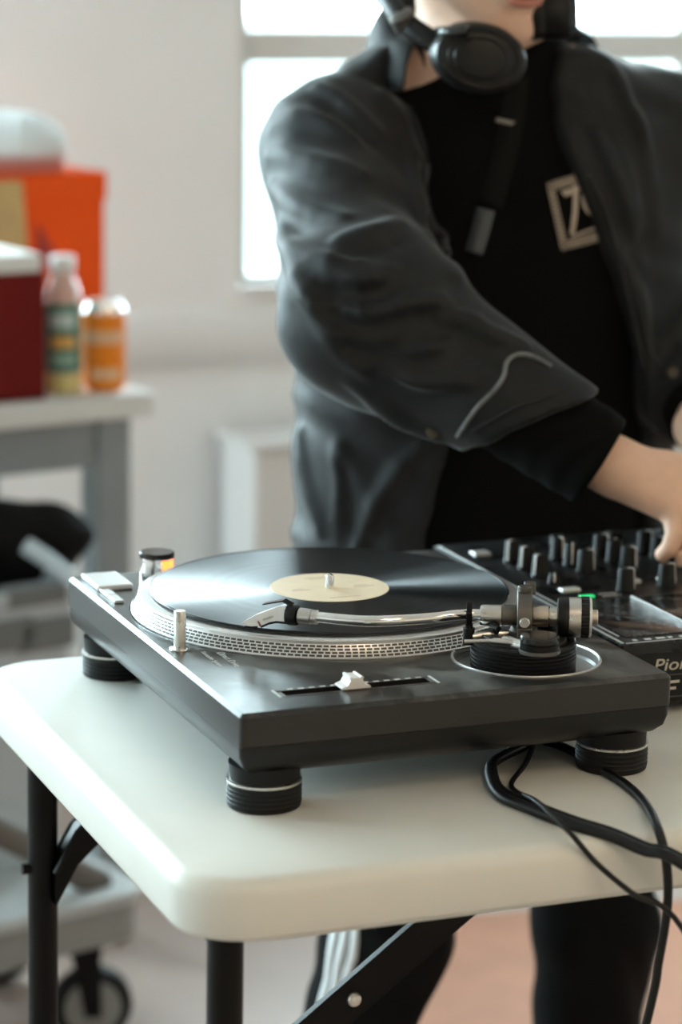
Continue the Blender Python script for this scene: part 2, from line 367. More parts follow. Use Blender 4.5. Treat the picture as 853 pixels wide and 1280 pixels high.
def foot(x, y):
    f = MB(); f.lathe([(.026, 0), (.0275, .001), (.028, .003), (.028, .0185), (.0272, .0192)], 48, Matrix.Translation((x, y, 0)))
    f = f.build('foot', rubber_m, TT)
    MB().lathe([(.0268, .0192), (.0283, .0196), (.0283, .0213), (.0268, .0216)], 48, Matrix.Translation((x, y, 0))).build('trim_ring', steel_m, f)
    MB().lathe([(.0265, .0215), (.0270, .034)], 48, Matrix.Translation((x, y, 0))).build('foot_neck', rubber_m, f)
    g = MB()
    for j in range(4): g.lathe([(.0278, .004+.0035*j), (.0284, .005+.0035*j), (.0278, .006+.0035*j)], 48, Matrix.Translation((x, y, 0)))
    g.build('grip_ridges', rubber_m, f)
for fx, fy in ((.0316, .0354), (PD-.0316, .0354), (.0316, PW-.0354), (PD-.0316, PW-.0354)): foot(fx, fy)
# platter with four rows of strobe dots on its sloping rim
ZP = .0965
MS = Matrix.Translation((SPX, SPY, 0))
pt = MB().lathe([(.010, ZT-.002), (.1655, ZT-.002), (.1660, ZT-.0005), (.1660, ZT+.0014), (.1652, ZT+.002), (.1600, ZP-.0035), (.1600, ZP-.0012), (.1594, ZP-.0004), (.1585, ZP), (.006, ZP), (.006, ZP-.002)], 160, MS).build('platter', alu_m, TT, ang=25)
dots = MB()
def rim(t): return .1652 + (.1600-.1652)*t, ZT+.002 + (ZP-.0035-ZT-.002)*t
for row, cnt, hw in ((0, 183, .38), (1, 190, .38), (2, 176, .38), (3, 186, .38)):
    t0 = .04 + .245*row; t1 = t0 + .15
    (r0, z0), (r1, z1) = rim(t0), rim(t1)
    for i in range(cnt):
        a0 = 2*math.pi*(i-hw)/cnt; a1 = 2*math.pi*(i+hw)/cnt
        q = []
        for off in (-.0004, .00025):
            q += [(SPX+(r+off)*math.cos(a_), SPY+(r+off)*math.sin(a_), z+off*.5) for r, z, a_ in ((r0, z0, a0), (r0, z0, a1), (r1, z1, a1), (r1, z1, a0))]
        dots.add(q, [(4, 5, 6, 7), (0, 1, 5, 4), (1, 2, 6, 5), (2, 3, 7, 6), (3, 0, 4, 7)])
o = dots.build('strobe_dots', dot_m, pt, flat=True); o['kind'] = 'stuff'
MB().lathe([(.006, ZP+.0001), (.1495, ZP+.0001), (.150, ZP+.0006), (.1497, ZP+.0016), (.006, ZP+.0016)], 128, MS).build('slipmat', mat('grey_felt', (.05, .05, .05), .95), TT)
MB().lathe([(.0038, ZT), (.0037, .1090), (.0032, .1105), (.0015, .1115), (0, .1117)], 24, MS).build('spindle', chrome_m, TT)
# start-stop pad, speed keys
M0 = MB().box((.0085, .3895, ZT), (.0400, .4405, ZT+.0045)).build('start_button', silver_m, TT, bevel=.0012)
for y0, y1 in ((.3665, .3885), (.3440, .3655)): MB().box((.0095, y0, ZT), (.0180, y1, ZT+.0028)).build('speed_key', silver_m, TT, bevel=.0008)
# strobe lamp housing with glowing window
sx_, sy_ = .0700, .4165; MZ = Matrix.Translation((sx_, sy_, 0))
g = MB(); g.lathe([(.0150, ZT-.001), (.0148, ZT+.0195)], 48, MZ, math.radians(-5), math.radians(270))
g.lathe([(.0148, ZT+.0195), (.0150, ZT+.020), (.0150, ZT+.0205)], 48, MZ)
g = g.build('strobe_housing', chrome_m, TT)
MB().lathe([(.0142, ZT), (.0140, ZT+.0195)], 32, MZ).build('strobe_window', red_m, g)
MB().lathe([(.0146, ZT+.0205), (.0152, ZT+.021), (.0152, ZT+.0245), (.0146, ZT+.0252), (0, ZT+.0252)], 48, MZ).build('strobe_cap', gloss_m, g)
g2 = MB(); g2.lathe([(.01485, ZT-.001), (.01485, ZT+.0055)], 12, MZ, math.radians(270), math.radians(355)); g2.build('strobe_lip', chrome_m, g)
# pop-up target lamp
MP = Matrix.Translation((.0160, .1885, 0))
o = MB().lathe([(.0048, ZT-.002), (.0048, ZT+.0305), (.0043, ZT+.0312), (0, ZT+.0312)], 32, MP).build('target_lamp', steel_m, TT)
MB().lathe([(.0052, ZT), (.0085, ZT+.0002), (.0082, ZT+.0012), (.0058, ZT+.0013)], 32, MP).build('bezel', chrome_m, o)
# pitch fader
MB().box((PS0-.003, PSY-.009, ZT-.0001), (PS1+.003, PSY-.0066, ZT+.0004)).build('fader_scale', darkst_m, TT)
MB().box((PS0-.003, PSY+.0066, ZT-.0001), (PS1+.003, PSY+.0105, ZT+.0004)).build('fader_scale', darkst_m, TT)
for i in range(13): MB().box((PS0+.006+i*.0087, PSY+.0072, ZT+.0004), (PS0+.0105+i*.0087, PSY+.0098, ZT+.0006)).build('scale_mark', print_m, TT)
for xx in (PS0-.0062, PS1+.0042): MB().box((xx, PSY-.009, ZT-.0001), (xx+.0018, PSY+.0105, ZT+.0005)).build('fader_end_mark', print_m, TT)
MB().box((PS0+.001, PSY-.0015, ZT-.0088), (PS1-.001, PSY+.0015, ZT-.006)).build('fader_rail', steel_m, TT)
kx = .1045; pr = [(-.0115, 0), (-.0115, .0015), (-.0070, .0030), (-.0050, .0065), (-.0056, .0092), (-.0035, .0098), (-.0030, .0086), (.0030, .0086), (.0035, .0098), (.0056, .0092), (.0050, .0065), (.0070, .0030), (.0115, .0015), (.0115, 0)]
kb = MB(); kb.loft([[Vector((kx+x, PSY+y, ZT+.0008+z)) for x, z in pr] for y in (-.0080, .0080)]); kb.build('fader_knob', white_m, TT, bevel=.0004, ang=30)
MB().box((kx-.002, PSY-.0012, ZT-.0065), (kx+.002, PSY+.0012, ZT+.002)).build('fader_stem', steel_m, TT)
# print on the plinth
Mt = Matrix.Translation((.0400, .1690, ZT+.00005)) @ Matrix.Rotation(-math.pi/2, 4, 'Z')
text_mesh('plinth_print', 'Direct Drive', .0085, Mt, print_m, TT, .00006)
Mt = Matrix.Translation((.0285, .1760, ZT+.00005)) @ Matrix.Rotation(-math.pi/2, 4, 'Z')
text_mesh('plinth_print', 'Turntable System', .0058, Mt, print_m, TT, .00006, sx=1.15)

# tonearm base
MA = Matrix.Translation((ABX, ABY, 0))
MB().lathe([(.0480, ZT-.0088), (.0545, ZT-.0082), (.0562, ZT-.0060), (.0566, ZT-.0004), (.0574, ZT+.0004), (.0578, ZT+.0009), (.0590, ZT+.0009), (.0596, ZT-.0003)], 96, MA, caps=False).build('arm_base_cup', mat('satin_grey_metal', (.30, .30, .29), .35), TT, ang=15)
MB().lathe([(.0572, ZT+.0002), (.0577, ZT+.0012), (.0588, ZT+.0012), (.0592, ZT+.0002)], 96, MA, caps=False).build('arm_base_ring', alu_m, TT)
MB().lathe([(0, ZT-.0115), (.0550, ZT-.0115), (.0552, ZT-.009), (0, ZT-.009)], 64, MA).build('arm_base_well', mat('satin_grey_metal', (1, 1, 1)), TT)
RBX, RBY = .2610, .0745; MR = Matrix.Translation((RBX, RBY, 0))
pr = [(.040, ZT-.010)]
for j in range(8): z = ZT-.009+.0029*j; pr += [(.0402, z), (.0415, z+.0007), (.0415, z+.0017), (.0402, z+.0024)]
pr += [(.0402, ZT+.0145), (.0412, ZT+.0150), (.0412, ZT+.0162), (.0395, ZT+.0170), (.0360, ZT+.0170), (.0355, ZT+.0160), (0, ZT+.0160)]
hd = MB().lathe(pr, 96, MR).build('height_dial', satin_m, TT, ang=25)
ZA = ZT+.0165
# raised teardrop plate on the dial
tp = MB(); tp.prism([(RBX+.033*math.cos(a), RBY+.033*math.sin(a)) for a in np.linspace(0, 2*math.pi, 40, endpoint=False)], ZA-.001, ZA+.0018); tp.build('arm_board', mat('bronze_black', (.05, .043, .036), .42, metal=.5), TT, bevel=.0006)
AX = Vector((.910, -.415, 0)).normalized(); AN = Vector((AX.y, -AX.x, 0)); PV = Vector((.2620, .0770, .1165))    # arm axis (to the rear), side, pivot
AN = Vector((-.415, -.910, 0))                                  # towards the near side of the plinth
# bearing pillar and yoke
yk = MB()
yk.lathe([(.016, ZA), (.0155, ZA+.004), (.011, ZA+.006), (.010, ZA+.0115)], 32, Matrix.Translation(PV.xy.to_3d()))
yk.build('bearing_post', darkst_m, TT)
def yoke_pts():
    P = []
    for g in np.linspace(-28, 208, 21):
        r_ = math.radians(g); P.append(PV + AN*(math.cos(r_)*.0195) + Vector((0, 0, math.sin(r_)*.0172)))
    return P
yp = yoke_pts(); y = MB()
y.loft([[p + AX*a_ + (p-PV).normalized()*b_ for a_, b_ in ((-.0058, -.0030), (.0058, -.0030), (.0058, .0036), (-.0058, .0036))] for p in yp])
yk = y.build('bearing_yoke', darkst_m, TT, bevel=.0008)
MB().box((-.0055, -.005, -.0145), (.0055, .005, -.0045), axis(PV+AN*.0195, (0, 0, 1), AX)).build('yoke_foot', darkst_m, yk, bevel=.0008)
MB().lathe([(.0036, -.001), (.0042, 0), (.0042, .0028), (.0034, .0036), (0, .0034)], 24, axis(PV+AN*.0212, AN)).build('pivot_screw', steel_m, yk)
MB().lathe([(.0036, -.001), (.0042, 0), (.0042, .0028), (.0034, .0036), (0, .0034)], 24, axis(PV-AN*.0212, -AN)).build('pivot_screw', steel_m, yk)
MB().lathe([(.0030, 0), (.0052, .001), (.0056, .0018), (.0056, .0058), (.0050, .0064), (0, .0064)], 28, Matrix.Translation(PV+Vector((0, 0, .0180))+AN*.002)).build('lock_knob', darkst_m, yk)
MB().box((-.0045, -.0045, .0165), (.0045, .0045, .0255), axis(PV-AN*.006+AX*.004, (0, 0, 1), AX)).build('arm_clamp_block', darkst_m, yk, bevel=.0009)
# tonearm: tube is the part, everything mounted on it are its sub-parts
za = PV.z
plan = [PV-AX*.012, PV-AX*.028, PV-AX*.042, Vector((.2080, .0955, za)), Vector((.1933, .0935, za)), Vector((.1638, .0945, za)), Vector((.1400, .1010, za-.0005)), Vector((.1220, .1150, za-.001)), Vector((.1100, .1275, za-.0015)), Vector((.0975, .1385, za-.002))]
arm = MB().tube(spline(plan, 8), .0044, 20).build('tonearm_tube', chrome_m, TT)
h0 = Vector((.0995, .1368, za-.0019)); hdv = (Vector((.0600, .1735, .1050))-Vector((.0975, .1385, .1140))).normalized()
hd0 = (Vector((.0975, .1385, 0))-Vector((.110, .1275, 0))).normalized()
MB().lathe([(.0046, -.013), (.0058, -.0125), (.0058, -.0085), (.0052, -.008), (.0060, -.0075), (.0063, -.001), (.0063, .0025), (.005, .0035)], 32, axis(h0, hd0)).build('headshell_collar', steel_m, arm)
h1 = h0 + hd0*.0035
MB().lathe([(.0050, 0), (.0079, .0006), (.0082, .002), (.0082, .0075), (.0076, .0092), (.004, .0098)], 32, axis(h1, hd0)).build('cartridge_grip', satin_m, arm)
# slim white cartridge body, wedge with a bent underside
Mc = axis(h1 + hd0*.0085, (0, 0, 1), hd0)
side = [(.0, .0065), (.004, .0072), (.012, .0042), (.026, -.0022), (.035, -.0078), (.0385, -.0108), (.0370, -.0120), (.030, -.0122), (.022, -.0108), (.014, -.0070), (.008, -.0052), (.0, -.0050)]
wid = lambda x: .0052 - .0034*max(0, min(1, (x-.004)/.035))
cb = MB(); n = len(side)
cb.loft([[Mc @ Vector((x, s_*wid(x), z)) for x, z in side] for s_ in (-1, -.85, .85, 1)]); cb.build('cartridge', white_m, arm, bevel=.0006, ang=50)
cs = MB(); lo = [(.021, -.0112), (.014, -.0075), (.008, -.0057), (-.0005, -.0055)]
cs.loft([[Mc @ Vector((x, -s_*(wid(x)+.0003), z+dz)) for (x, z), dz in [(q, .0008) for q in lo]+[(q, -.0010) for q in lo[::-1]]] for s_ in (-1, 1)]); cs.build('cartridge_underside', satin_m, arm)
cs = MB(); cs.loft([[Mc @ Vector((x, -s_*(wid(.022)+.0004), z)) for x, z in ((.0232, -.0070), (.0244, -.0072), (.0222, -.0112), (.0206, -.0112))] for s_ in (-1, 1)]); cs.build('stylus_joint', mat('copper_line', (.25, .12, .07), .4), arm)
ft = MB(); ft.loft([[Mc @ Vector((x, s_*.0042, z)) for x, z in ((-.004, .0085), (.0035, .0118), (.0200, .0072), (.0205, .0062), (.0035, .0104), (-.002, .0078))] for s_ in (-1, 1)]); ft.build('finger_lift', gloss_m, arm, bevel=.0003)
MB().cyl(Mc @ Vector((.0335, 0, -.0118)), Mc @ Vector((.0365, 0, -.0138)), .0006).build('stylus', satin_m, arm)
MB().box((.026, -.0016, -.0140), (.0345, .0016, -.0118), Mc).build('stylus_guard', satin_m, arm, bevel=.0004)
Ml = Mc @ Matrix.Translation((.0195, .0045, -.0060)) @ Matrix(((-.87, 0, 0, 0), (0, 0, 1, 0), (.34, 1, 0, 0), (0, 0, 0, 1)))
text_mesh('cartridge_print', 'ortofon', .0032, Ml, mat('grey_print', (.18, .18, .18), .6), arm, .00005)
# housing and counterweight along the axis behind and ahead of the pivot
def on_axis(prof, name, mt, n=40): return MB().lathe(prof, n, axis(PV, AX)).build(name, mt, arm, ang=35)
on_axis([(.0045, -.0345), (.0072, -.034), (.0078, -.032), (.0080, -.018), (.0076, -.0175)], 'front_housing', steel_m)
on_axis([(.0076, -.0178), (.0082, -.0175), (.0082, -.006), (.0060, -.004), (.0060, .003)], 'bearing_core', darkst_m)
on_axis([(.0055, .000), (.0068, .003), (.0080, .0055), (.0084, .0075), (.0084, .0185), (.0078, .019)], 'rear_housing', mat('warm_steel', (.55, .48, .40), .32, metal=1))
on_axis([(.0060, .0185), (.0060, .0200), (.0076, .0203), (.0076, .0265), (.0068, .027)], 'rear_stub', steel_m)
on_axis([(.010, .0255), (.0145, .0262), (.0155, .0285), (.0158, .0320), (.0155, .0345), (.0150, .0350)], 'weight_scale_ring', satin_m)
cw = on_axis([(.0150, .0345), (.0157, .0348), (.0157, .0440), (.0150, .0444)], 'counterweight', steel_m)
kn = MB(); nk = 72
kn.loft([[axis(PV, AX) @ Vector(((.0158+.0004*(i % 2))*math.cos(2*math.pi*i/nk), (.0158+.0004*(i % 2))*math.sin(2*math.pi*i/nk), z)) for i in range(nk)] for z in (.0442, .0505)]); kn.build('weight_grip', satin_m, arm, flat=True)
on_axis([(.0156, .0505), (.0156, .0518), (.0145, .0525), (.006, .0527)], 'weight_rear_face', silver_m)
on_axis([(.0062, .0520), (.0062, .0570), (.0055, .0575), (0, .0575)], 'rear_spindle', mat('warm_steel', (1, 1, 1)))
# arm rest with clip, lift platform, cueing lever, anti-skate knob
rest = Vector((.2200, .0880, 0))
r_ = MB(); r_.cyl(rest+Vector((0, 0, ZA-.004)), rest+Vector((0, 0, ZA+.009)), .0046); r_.cyl(rest+Vector((0, 0, ZA+.009)), rest+Vector((0, 0, ZA+.0125)), .0030)
r_ = r_.build('arm_rest', satin_m, TT)
c_ = MB(); M_ = axis(rest+Vector((0, 0, ZA+.0125)), (0, 0, 1), AX)
c_.loft([[M_ @ Vector((s_*.0022, y_, z_)) for y_, z_ in ((.0095, 0), (.0035, .0015), (.0030, .0075), (.0048, .0135), (.0042, .0165), (.0025, .0165), (.0020, .0080), (-.0020, .0050), (-.0035, .0065), (-.0085, .0115), (-.0098, .0100), (-.0045, .0005), (-.002, -.002), (.004, -.002))] for s_ in (-1, 1)]); c_.build('rest_clip', satin_m, r_, bevel=.0003)
MB().tube([rest+Vector((.002, -.002, ZA+.002)), Vector((.236, .083, ZA+.004)), Vector((.250, .080, ZA+.004))], .0034, 10).build('rest_bracket', steel_m, TT)
lp = MB(); lp.tube(spline([(.2330, .0935, ZA+.011), (.2360, .0830, ZA+.0120), (.2370, .0700, ZA+.011)], 6), .0022, 10); lp.cyl((.2400, .0820, ZA), (.2400, .0820, ZA+.011), .0035); lp.build('lift_platform', satin_m, TT)
MB().box((.228, .066, ZA), (.246, .090, ZA+.0045)).build('lift_block', darkst_m, TT, bevel=.001)
cl = MB().tube(spline([(.2080, .0700, ZA+.0035), (.2230, .0630, ZA+.0045), (.2330, .0560, ZA+.0050), (.2440, .0470, ZA+.0045)], 6), [.0016]*9+[.0026]*10, 10).build('cueing_lever', steel_m, TT)
MB().cyl((.2375, .0620, ZA+.0032), (.2470, .0420, ZA+.0032), .0050, bev=.001).build('lever_barrel', steel_m, TT)
ask = Matrix.Translation((.2570, .0385, ZA)) @ Matrix.Diagonal((1.2, 1.2, 1.1, 1))
mb = MB(); mb.prism([(.2570+.0165*math.cos(a), .0385+.0165*math.sin(a)) for a in np.linspace(math.pi*.95, 2.15*math.pi, 20)] + [(.2700, .0700), (.2540, .0720)], ZA-.001, ZA+.0022); mb.build('antiskate_plate', darkst_m, TT, bevel=.0005)
k_ = MB().lathe([(.0122, 0), (.0128, .001), (.0128, .0058), (.0122, .0062)], 40, ask).build('antiskate_knob', satin_m, TT)
MB().lathe([(.0118, .0062), (.0126, .0066), (.0128, .0075), (.0126, .0108), (.0118, .0116), (0, .0116)], 40, ask).build('knob_cap', gloss_m, k_)
# second small knob at the back of the board
MB().lathe([(.010, 0), (.0105, .001), (.0103, .008), (.0095, .0088), (0, .0088)], 32, Matrix.Translation((.2870, .0930, ZA))).build('lock_lever', satin_m, TT)

# ------------------------------------------------------------------ record
ZR = ZP+.0016
rec = bpy.data.objects.new('vinyl_record', None)
mb = MB(); MRc = Matrix.Identity(4)
pr = [(.0037, .0002), (.050, .0002), (.0505, .0004), (.146, .0004), (.147, .0004), (.1495, .0002), (.1505, .0008), (.1505, .0014), (.1495, .0021), (.1485, .0021), (.1478, .0017), (.1470, .0017), (.0037, .0017)]
mb.lathe(pr, 180)
me = bpy.data.meshes.new('vinyl_record'); me.from_pydata(mb.v, [], mb.f)
bm = bmesh.new(); bm.from_mesh(me); bmesh.ops.remove_doubles(bm, verts=bm.verts, dist=1e-6); bmesh.ops.recalc_face_normals(bm, faces=bm.faces); bm.to_mesh(me); bm.free()
bpy.data.objects.remove(rec)
rec = bpy.data.objects.new('vinyl_record', me); me.materials.append(vinyl_m); me.polygons.foreach_set('use_smooth', [True]*len(me.polygons)); me.set_sharp_from_angle(angle=math.radians(40))
link(rec, None, (SPX, SPY, ZR)); tag(rec, 'black vinyl record with cream paper label on the turntable platter', 'record')
MB().lathe([(.0039, ZR+.0017), (.0500, ZR+.0017), (.0498, ZR+.0020), (.0039, ZR+.0020)], 96, MS).build('paper_label', label_m, rec)
brown_m = mat('brown_print', (.45, .33, .22), .6)
for x0, y0, w in ((-.035, -.004, .016), (-.033, .000, .010), (.020, -.006, .018), (.022, -.001, .012), (-.010, .034, .020), (-.006, .030, .012), (-.014, -.036, .028)): MB().box((SPX+x0, SPY+y0, ZR+.0020), (SPX+x0+w, SPY+y0+.0012, ZR+.00205)).build('print_line', brown_m, rec)

# ------------------------------------------------------------------ sight lines of the photograph, used to read positions off known planes
def _ray(x, y): return fw + rt*((x-426.5)/FPX) + up*((640-y)/FPX)
def onz(x, y, z): d = _ray(x, y); return CAM + d*((z-CAM.z)/d.z)
def ony(x, y, Y): d = _ray(x, y); return CAM + d*((Y-CAM.y)/d.y)

# ------------------------------------------------------------------ mixer
ZM = .065
MX0, MX1, MY0, MY1 = .3850, .7150, .1450, .5350
MI = thing('dj_mixer', ((MX0+MX1)/2, (MY0+MY1)/2, 0), 'black DJ mixer with rows of knobs beside the turntable', 'mixer')
panel_m = mat('dusty_black_panel', (.010, .010, .010), .30, var=.6, vscale=35, rvar=.08, spec=.4)
mb = MB(); slab(mb, MX0+.004, MY0+.004, MX1-.004, MY1-.004, .003, [(0, .010), (0, .0545)], 3); mb.build('body', satin_m, MI, bevel=.001)
mb = MB(); slab(mb, MX0, MY0, MX1, MY1, .003, [(.001, .0546), (0, .0556), (0, ZM-.001), (.0012, ZM)], 3); mb.build('face_plate', panel_m, MI)
MB().box((MX0+.0035, MY0+.010, .0500), (MX0+.006, MY1-.01, .0520)).build('side_trim', silver_m, MI)  # silver strip drawing in the highlight along the left side
MB().box((MX0+.0025, MY0+.004, ZM-.0001), (MX0+.0045, MY1-.006, ZM+.0006)).build('edge_trim', silver_m, MI)  # edge highlights of the case, drawn as thin silver strips
MB().box((MX0+.010, MY0+.026, ZM-.0001), (MX0+.0115, MY1-.18, ZM+.0004)).build('edge_trim', silver_m, MI)
MB().box((MX0+.006, MY0+.0025, ZM-.0001), (MX1-.006, MY0+.004, ZM+.0004)).build('edge_trim', silver_m, MI)
for fx in (MX0+.03, MX1-.03):
    for fy in (MY0+.03, MY1-.03): MB().lathe([(.011, 0), (.012, .002), (.012, .0102)], 24, Matrix.Translation((fx, fy, 0))).build('foot', rubber_m, MI)
# raised glossy display plates at the near end
for x0, x1 in ((.3985, .4670), (.4730, .5500), (.5560, .6400)):
    o = MB(); slab(o, x0, MY0+.018, x1, .286, .002, [(0, ZM-.0005), (0, ZM+.0012), (.0006, ZM+.0016)], 2); o = o.build('display_plate', mat('dusty_glass_black', (.03, .027, .025), .22, var=.7, vscale=45, rvar=.12), MI)
    MB().box((x1+.0010, MY0+.018, ZM), (x1+.0028, .288, ZM+.0026)).build('plate_edge', silver_m, o, bevel=.0004)
for i in range(12): MB().box((.401+.011*i, MY0+.0085, ZM), (.401+.011*i+.004+.004*((i*7) % 3)/2, MY0+.0125, ZM+.0003)).build('print_mark', print_m, MI)
text_mesh('maker_logo', 'Pioneer', .0150, Matrix.Translation((.4175, MY0+.0038, .0385)) @ Matrix.Rotation(math.pi/2, 4, 'X'), logo_m, MI, .0003, .18, 1.25)
for i, z in enumerate((.0270, .0215)):
    for k in range(3): MB().box((.4300+.020*k, MY0+.0036, z), (.4300+.020*k+.013-.003*((k+i) % 2), MY0+.0041, z+.0022)).build('print_mark', logo_m, MI)
for z in (.0150, .0340): MB().box((MX0+.012, MY0+.0035, z), (MX1-.012, MY0+.0042, z+.0006)).build('panel_line', darkst_m, MI)
def knob(x, y, a=-.6, h=.0215, r=.0078, m1=None):
    n = 24; Mk = Matrix.Translation((x, y, ZM))
    k = MB(); k.lathe([(r*1.12, 0), (r*1.14, .0012), (r*1.05, .003), (r*.92, h-.002), (r*.86, h-.0006), (r*.74, h), (0, h)], n, Mk); k = k.build('knob', m1 or rubber_m, MI, ang=30)
    p = MB(); M_ = Mk @ Matrix.Rotation(a, 4, 'Z'); p.loft([[M_ @ Vector((xx, s_*.00075, zz)) for xx, zz in ((r*1.06, .003), (r*1.13, .003), (r*.99, h-.001), (r*.90, h+.0004), (r*.20, h+.0004), (r*.20, h-.0006), (r*.8, h-.0006))] for s_ in (-1, 1)])
    p.build('pointer', white_m, k)
for x, y, a in ((.4275, .446, -2.6), (.4291, .4183, -2.7), (.4272, .3856, -2.7), (.4751, .390, -.55), (.4757, .312, -.6), (.5195, .3168, -.4), (.4751, .418, -2), (.4751, .446, -1.5),
                (.5195, .390, -1), (.5195, .418, 1), (.5195, .446, -1), (.566, .390, .5), (.566, .418, -1), (.566, .446, -1), (.566, .3168, 0), (.612, .390, 1), (.612, .418, -1), (.612, .446, -1), (.66, .390, -1), (.66, .418, -1), (.66, .446, -1)):
    knob(x, y, a)
knob(.4268, .3565, -2, .010, .0055)
def pad(name, x0, y0, x1, y1, h, mt): return MB().box((x0, y0, ZM-.0003), (x1, y1, ZM+h)).build(name, mt, MI, bevel=.0008)
pad('cue_button', .4190, .3225, .4370, .3325, .0030, silver_m); pad('effect_button', .4250, .2985, .4390, .3050, .0020, green_m)
pad('slide_switch', .4830, .334, .5040, .341, .0032, silver_m); pad('cue_button', .4040, .478, .4210, .492, .0028, silver_m)
for x in (.531, .578): pad('cue_button', x-.009, .334, x+.009, .341, .003, silver_m)
for x in (.50, .56, .62, .68):
    pad('fader_slot', x-.002, .470, x+.002, .522, .0004, rubber_m); pad('fader_cap', x-.007, .490, x+.007, .503, .010, satin_m)
for y in (.300, .3085): pad('print_line', .447, y, .466, y+.0012, .0003, print_m)

# ------------------------------------------------------------------ cables
def cable(name, P, r, label, n=10):
    o = MB().tube(spline(P, 8), r, n).build(name, cord_m); return tag(o, label, 'cable')
zc = .0048
PA = [Vector((.300, .120, .0042)), onz(655, 932, .0045), onz(618, 952, .0045), onz(614, 972, .0045), onz(626, 994, .0045), onz(662, 1010, .0045), onz(715, 1030, .0045), ony(762, 1048, -.118), ony(805, 1063, -.140), ony(853, 1080, -.165), Vector((.345, -.21, -.065)), Vector((.42, -.25, -.22)), Vector((.44, -.24, -.60)), Vector((.42, -.20, -.87)), Vector((.34, -.12, -H+.0045)), Vector((.10, .05, -H+.0045)), Vector((.0, .5, -H+.0045))]
PA[7].z += .002
cable('power_cable', PA, .0043, 'thick black power cable looping out from under the turntable')
PA2 = [p + Vector((.006, .007, .0005)) for p in PA[:10]] + [p + Vector((.012, .004, 0)) for p in PA[10:]]
cable('signal_cable', PA2, .0030, 'black signal cable running alongside the thick power cable')
PBc = [Vector((.300, .130, .0030)), onz(667, 930, .0028), onz(657, 955, .0028), onz(640, 978, .0028), onz(646, 990, .0028), onz(668, 1000, .0115), onz(690, 1018, .0150), onz(715, 1043, .0080), ony(745, 1078, -.126), ony(790, 1116, -.150), ony(853, 1160, -.165), Vector((.325, -.19, -.17)), Vector((.40, -.20, -.42)), Vector((.44, -.15, -.80)), Vector((.40, -.05, -H+.003)), Vector((.2, .25, -H+.003))]
cable('ground_wire', PBc, .0021, 'thin black wire crossing over the thick cable and table edge')
PC = [Vector((.270, .150, .0036)), onz(700, 932, .0036), onz(745, 958, .0036), onz(782, 980, .0036), onz(806, 1003, .0036), ony(822, 1034, -.128), ony(833, 1075, -.140), ony(835, 1130, -.142), ony(824, 1200, -.140), ony(808, 1280, -.138), Vector((.225, -.12, -.36)), Vector((.20, -.11, -.62)), Vector((.22, -.06, -.86)), Vector((.30, .08, -H+.0036)), Vector((.45, .40, -H+.0036))]
cable('hanging_cable', PC, .0035, 'black cable hanging straight down over the front table edge')

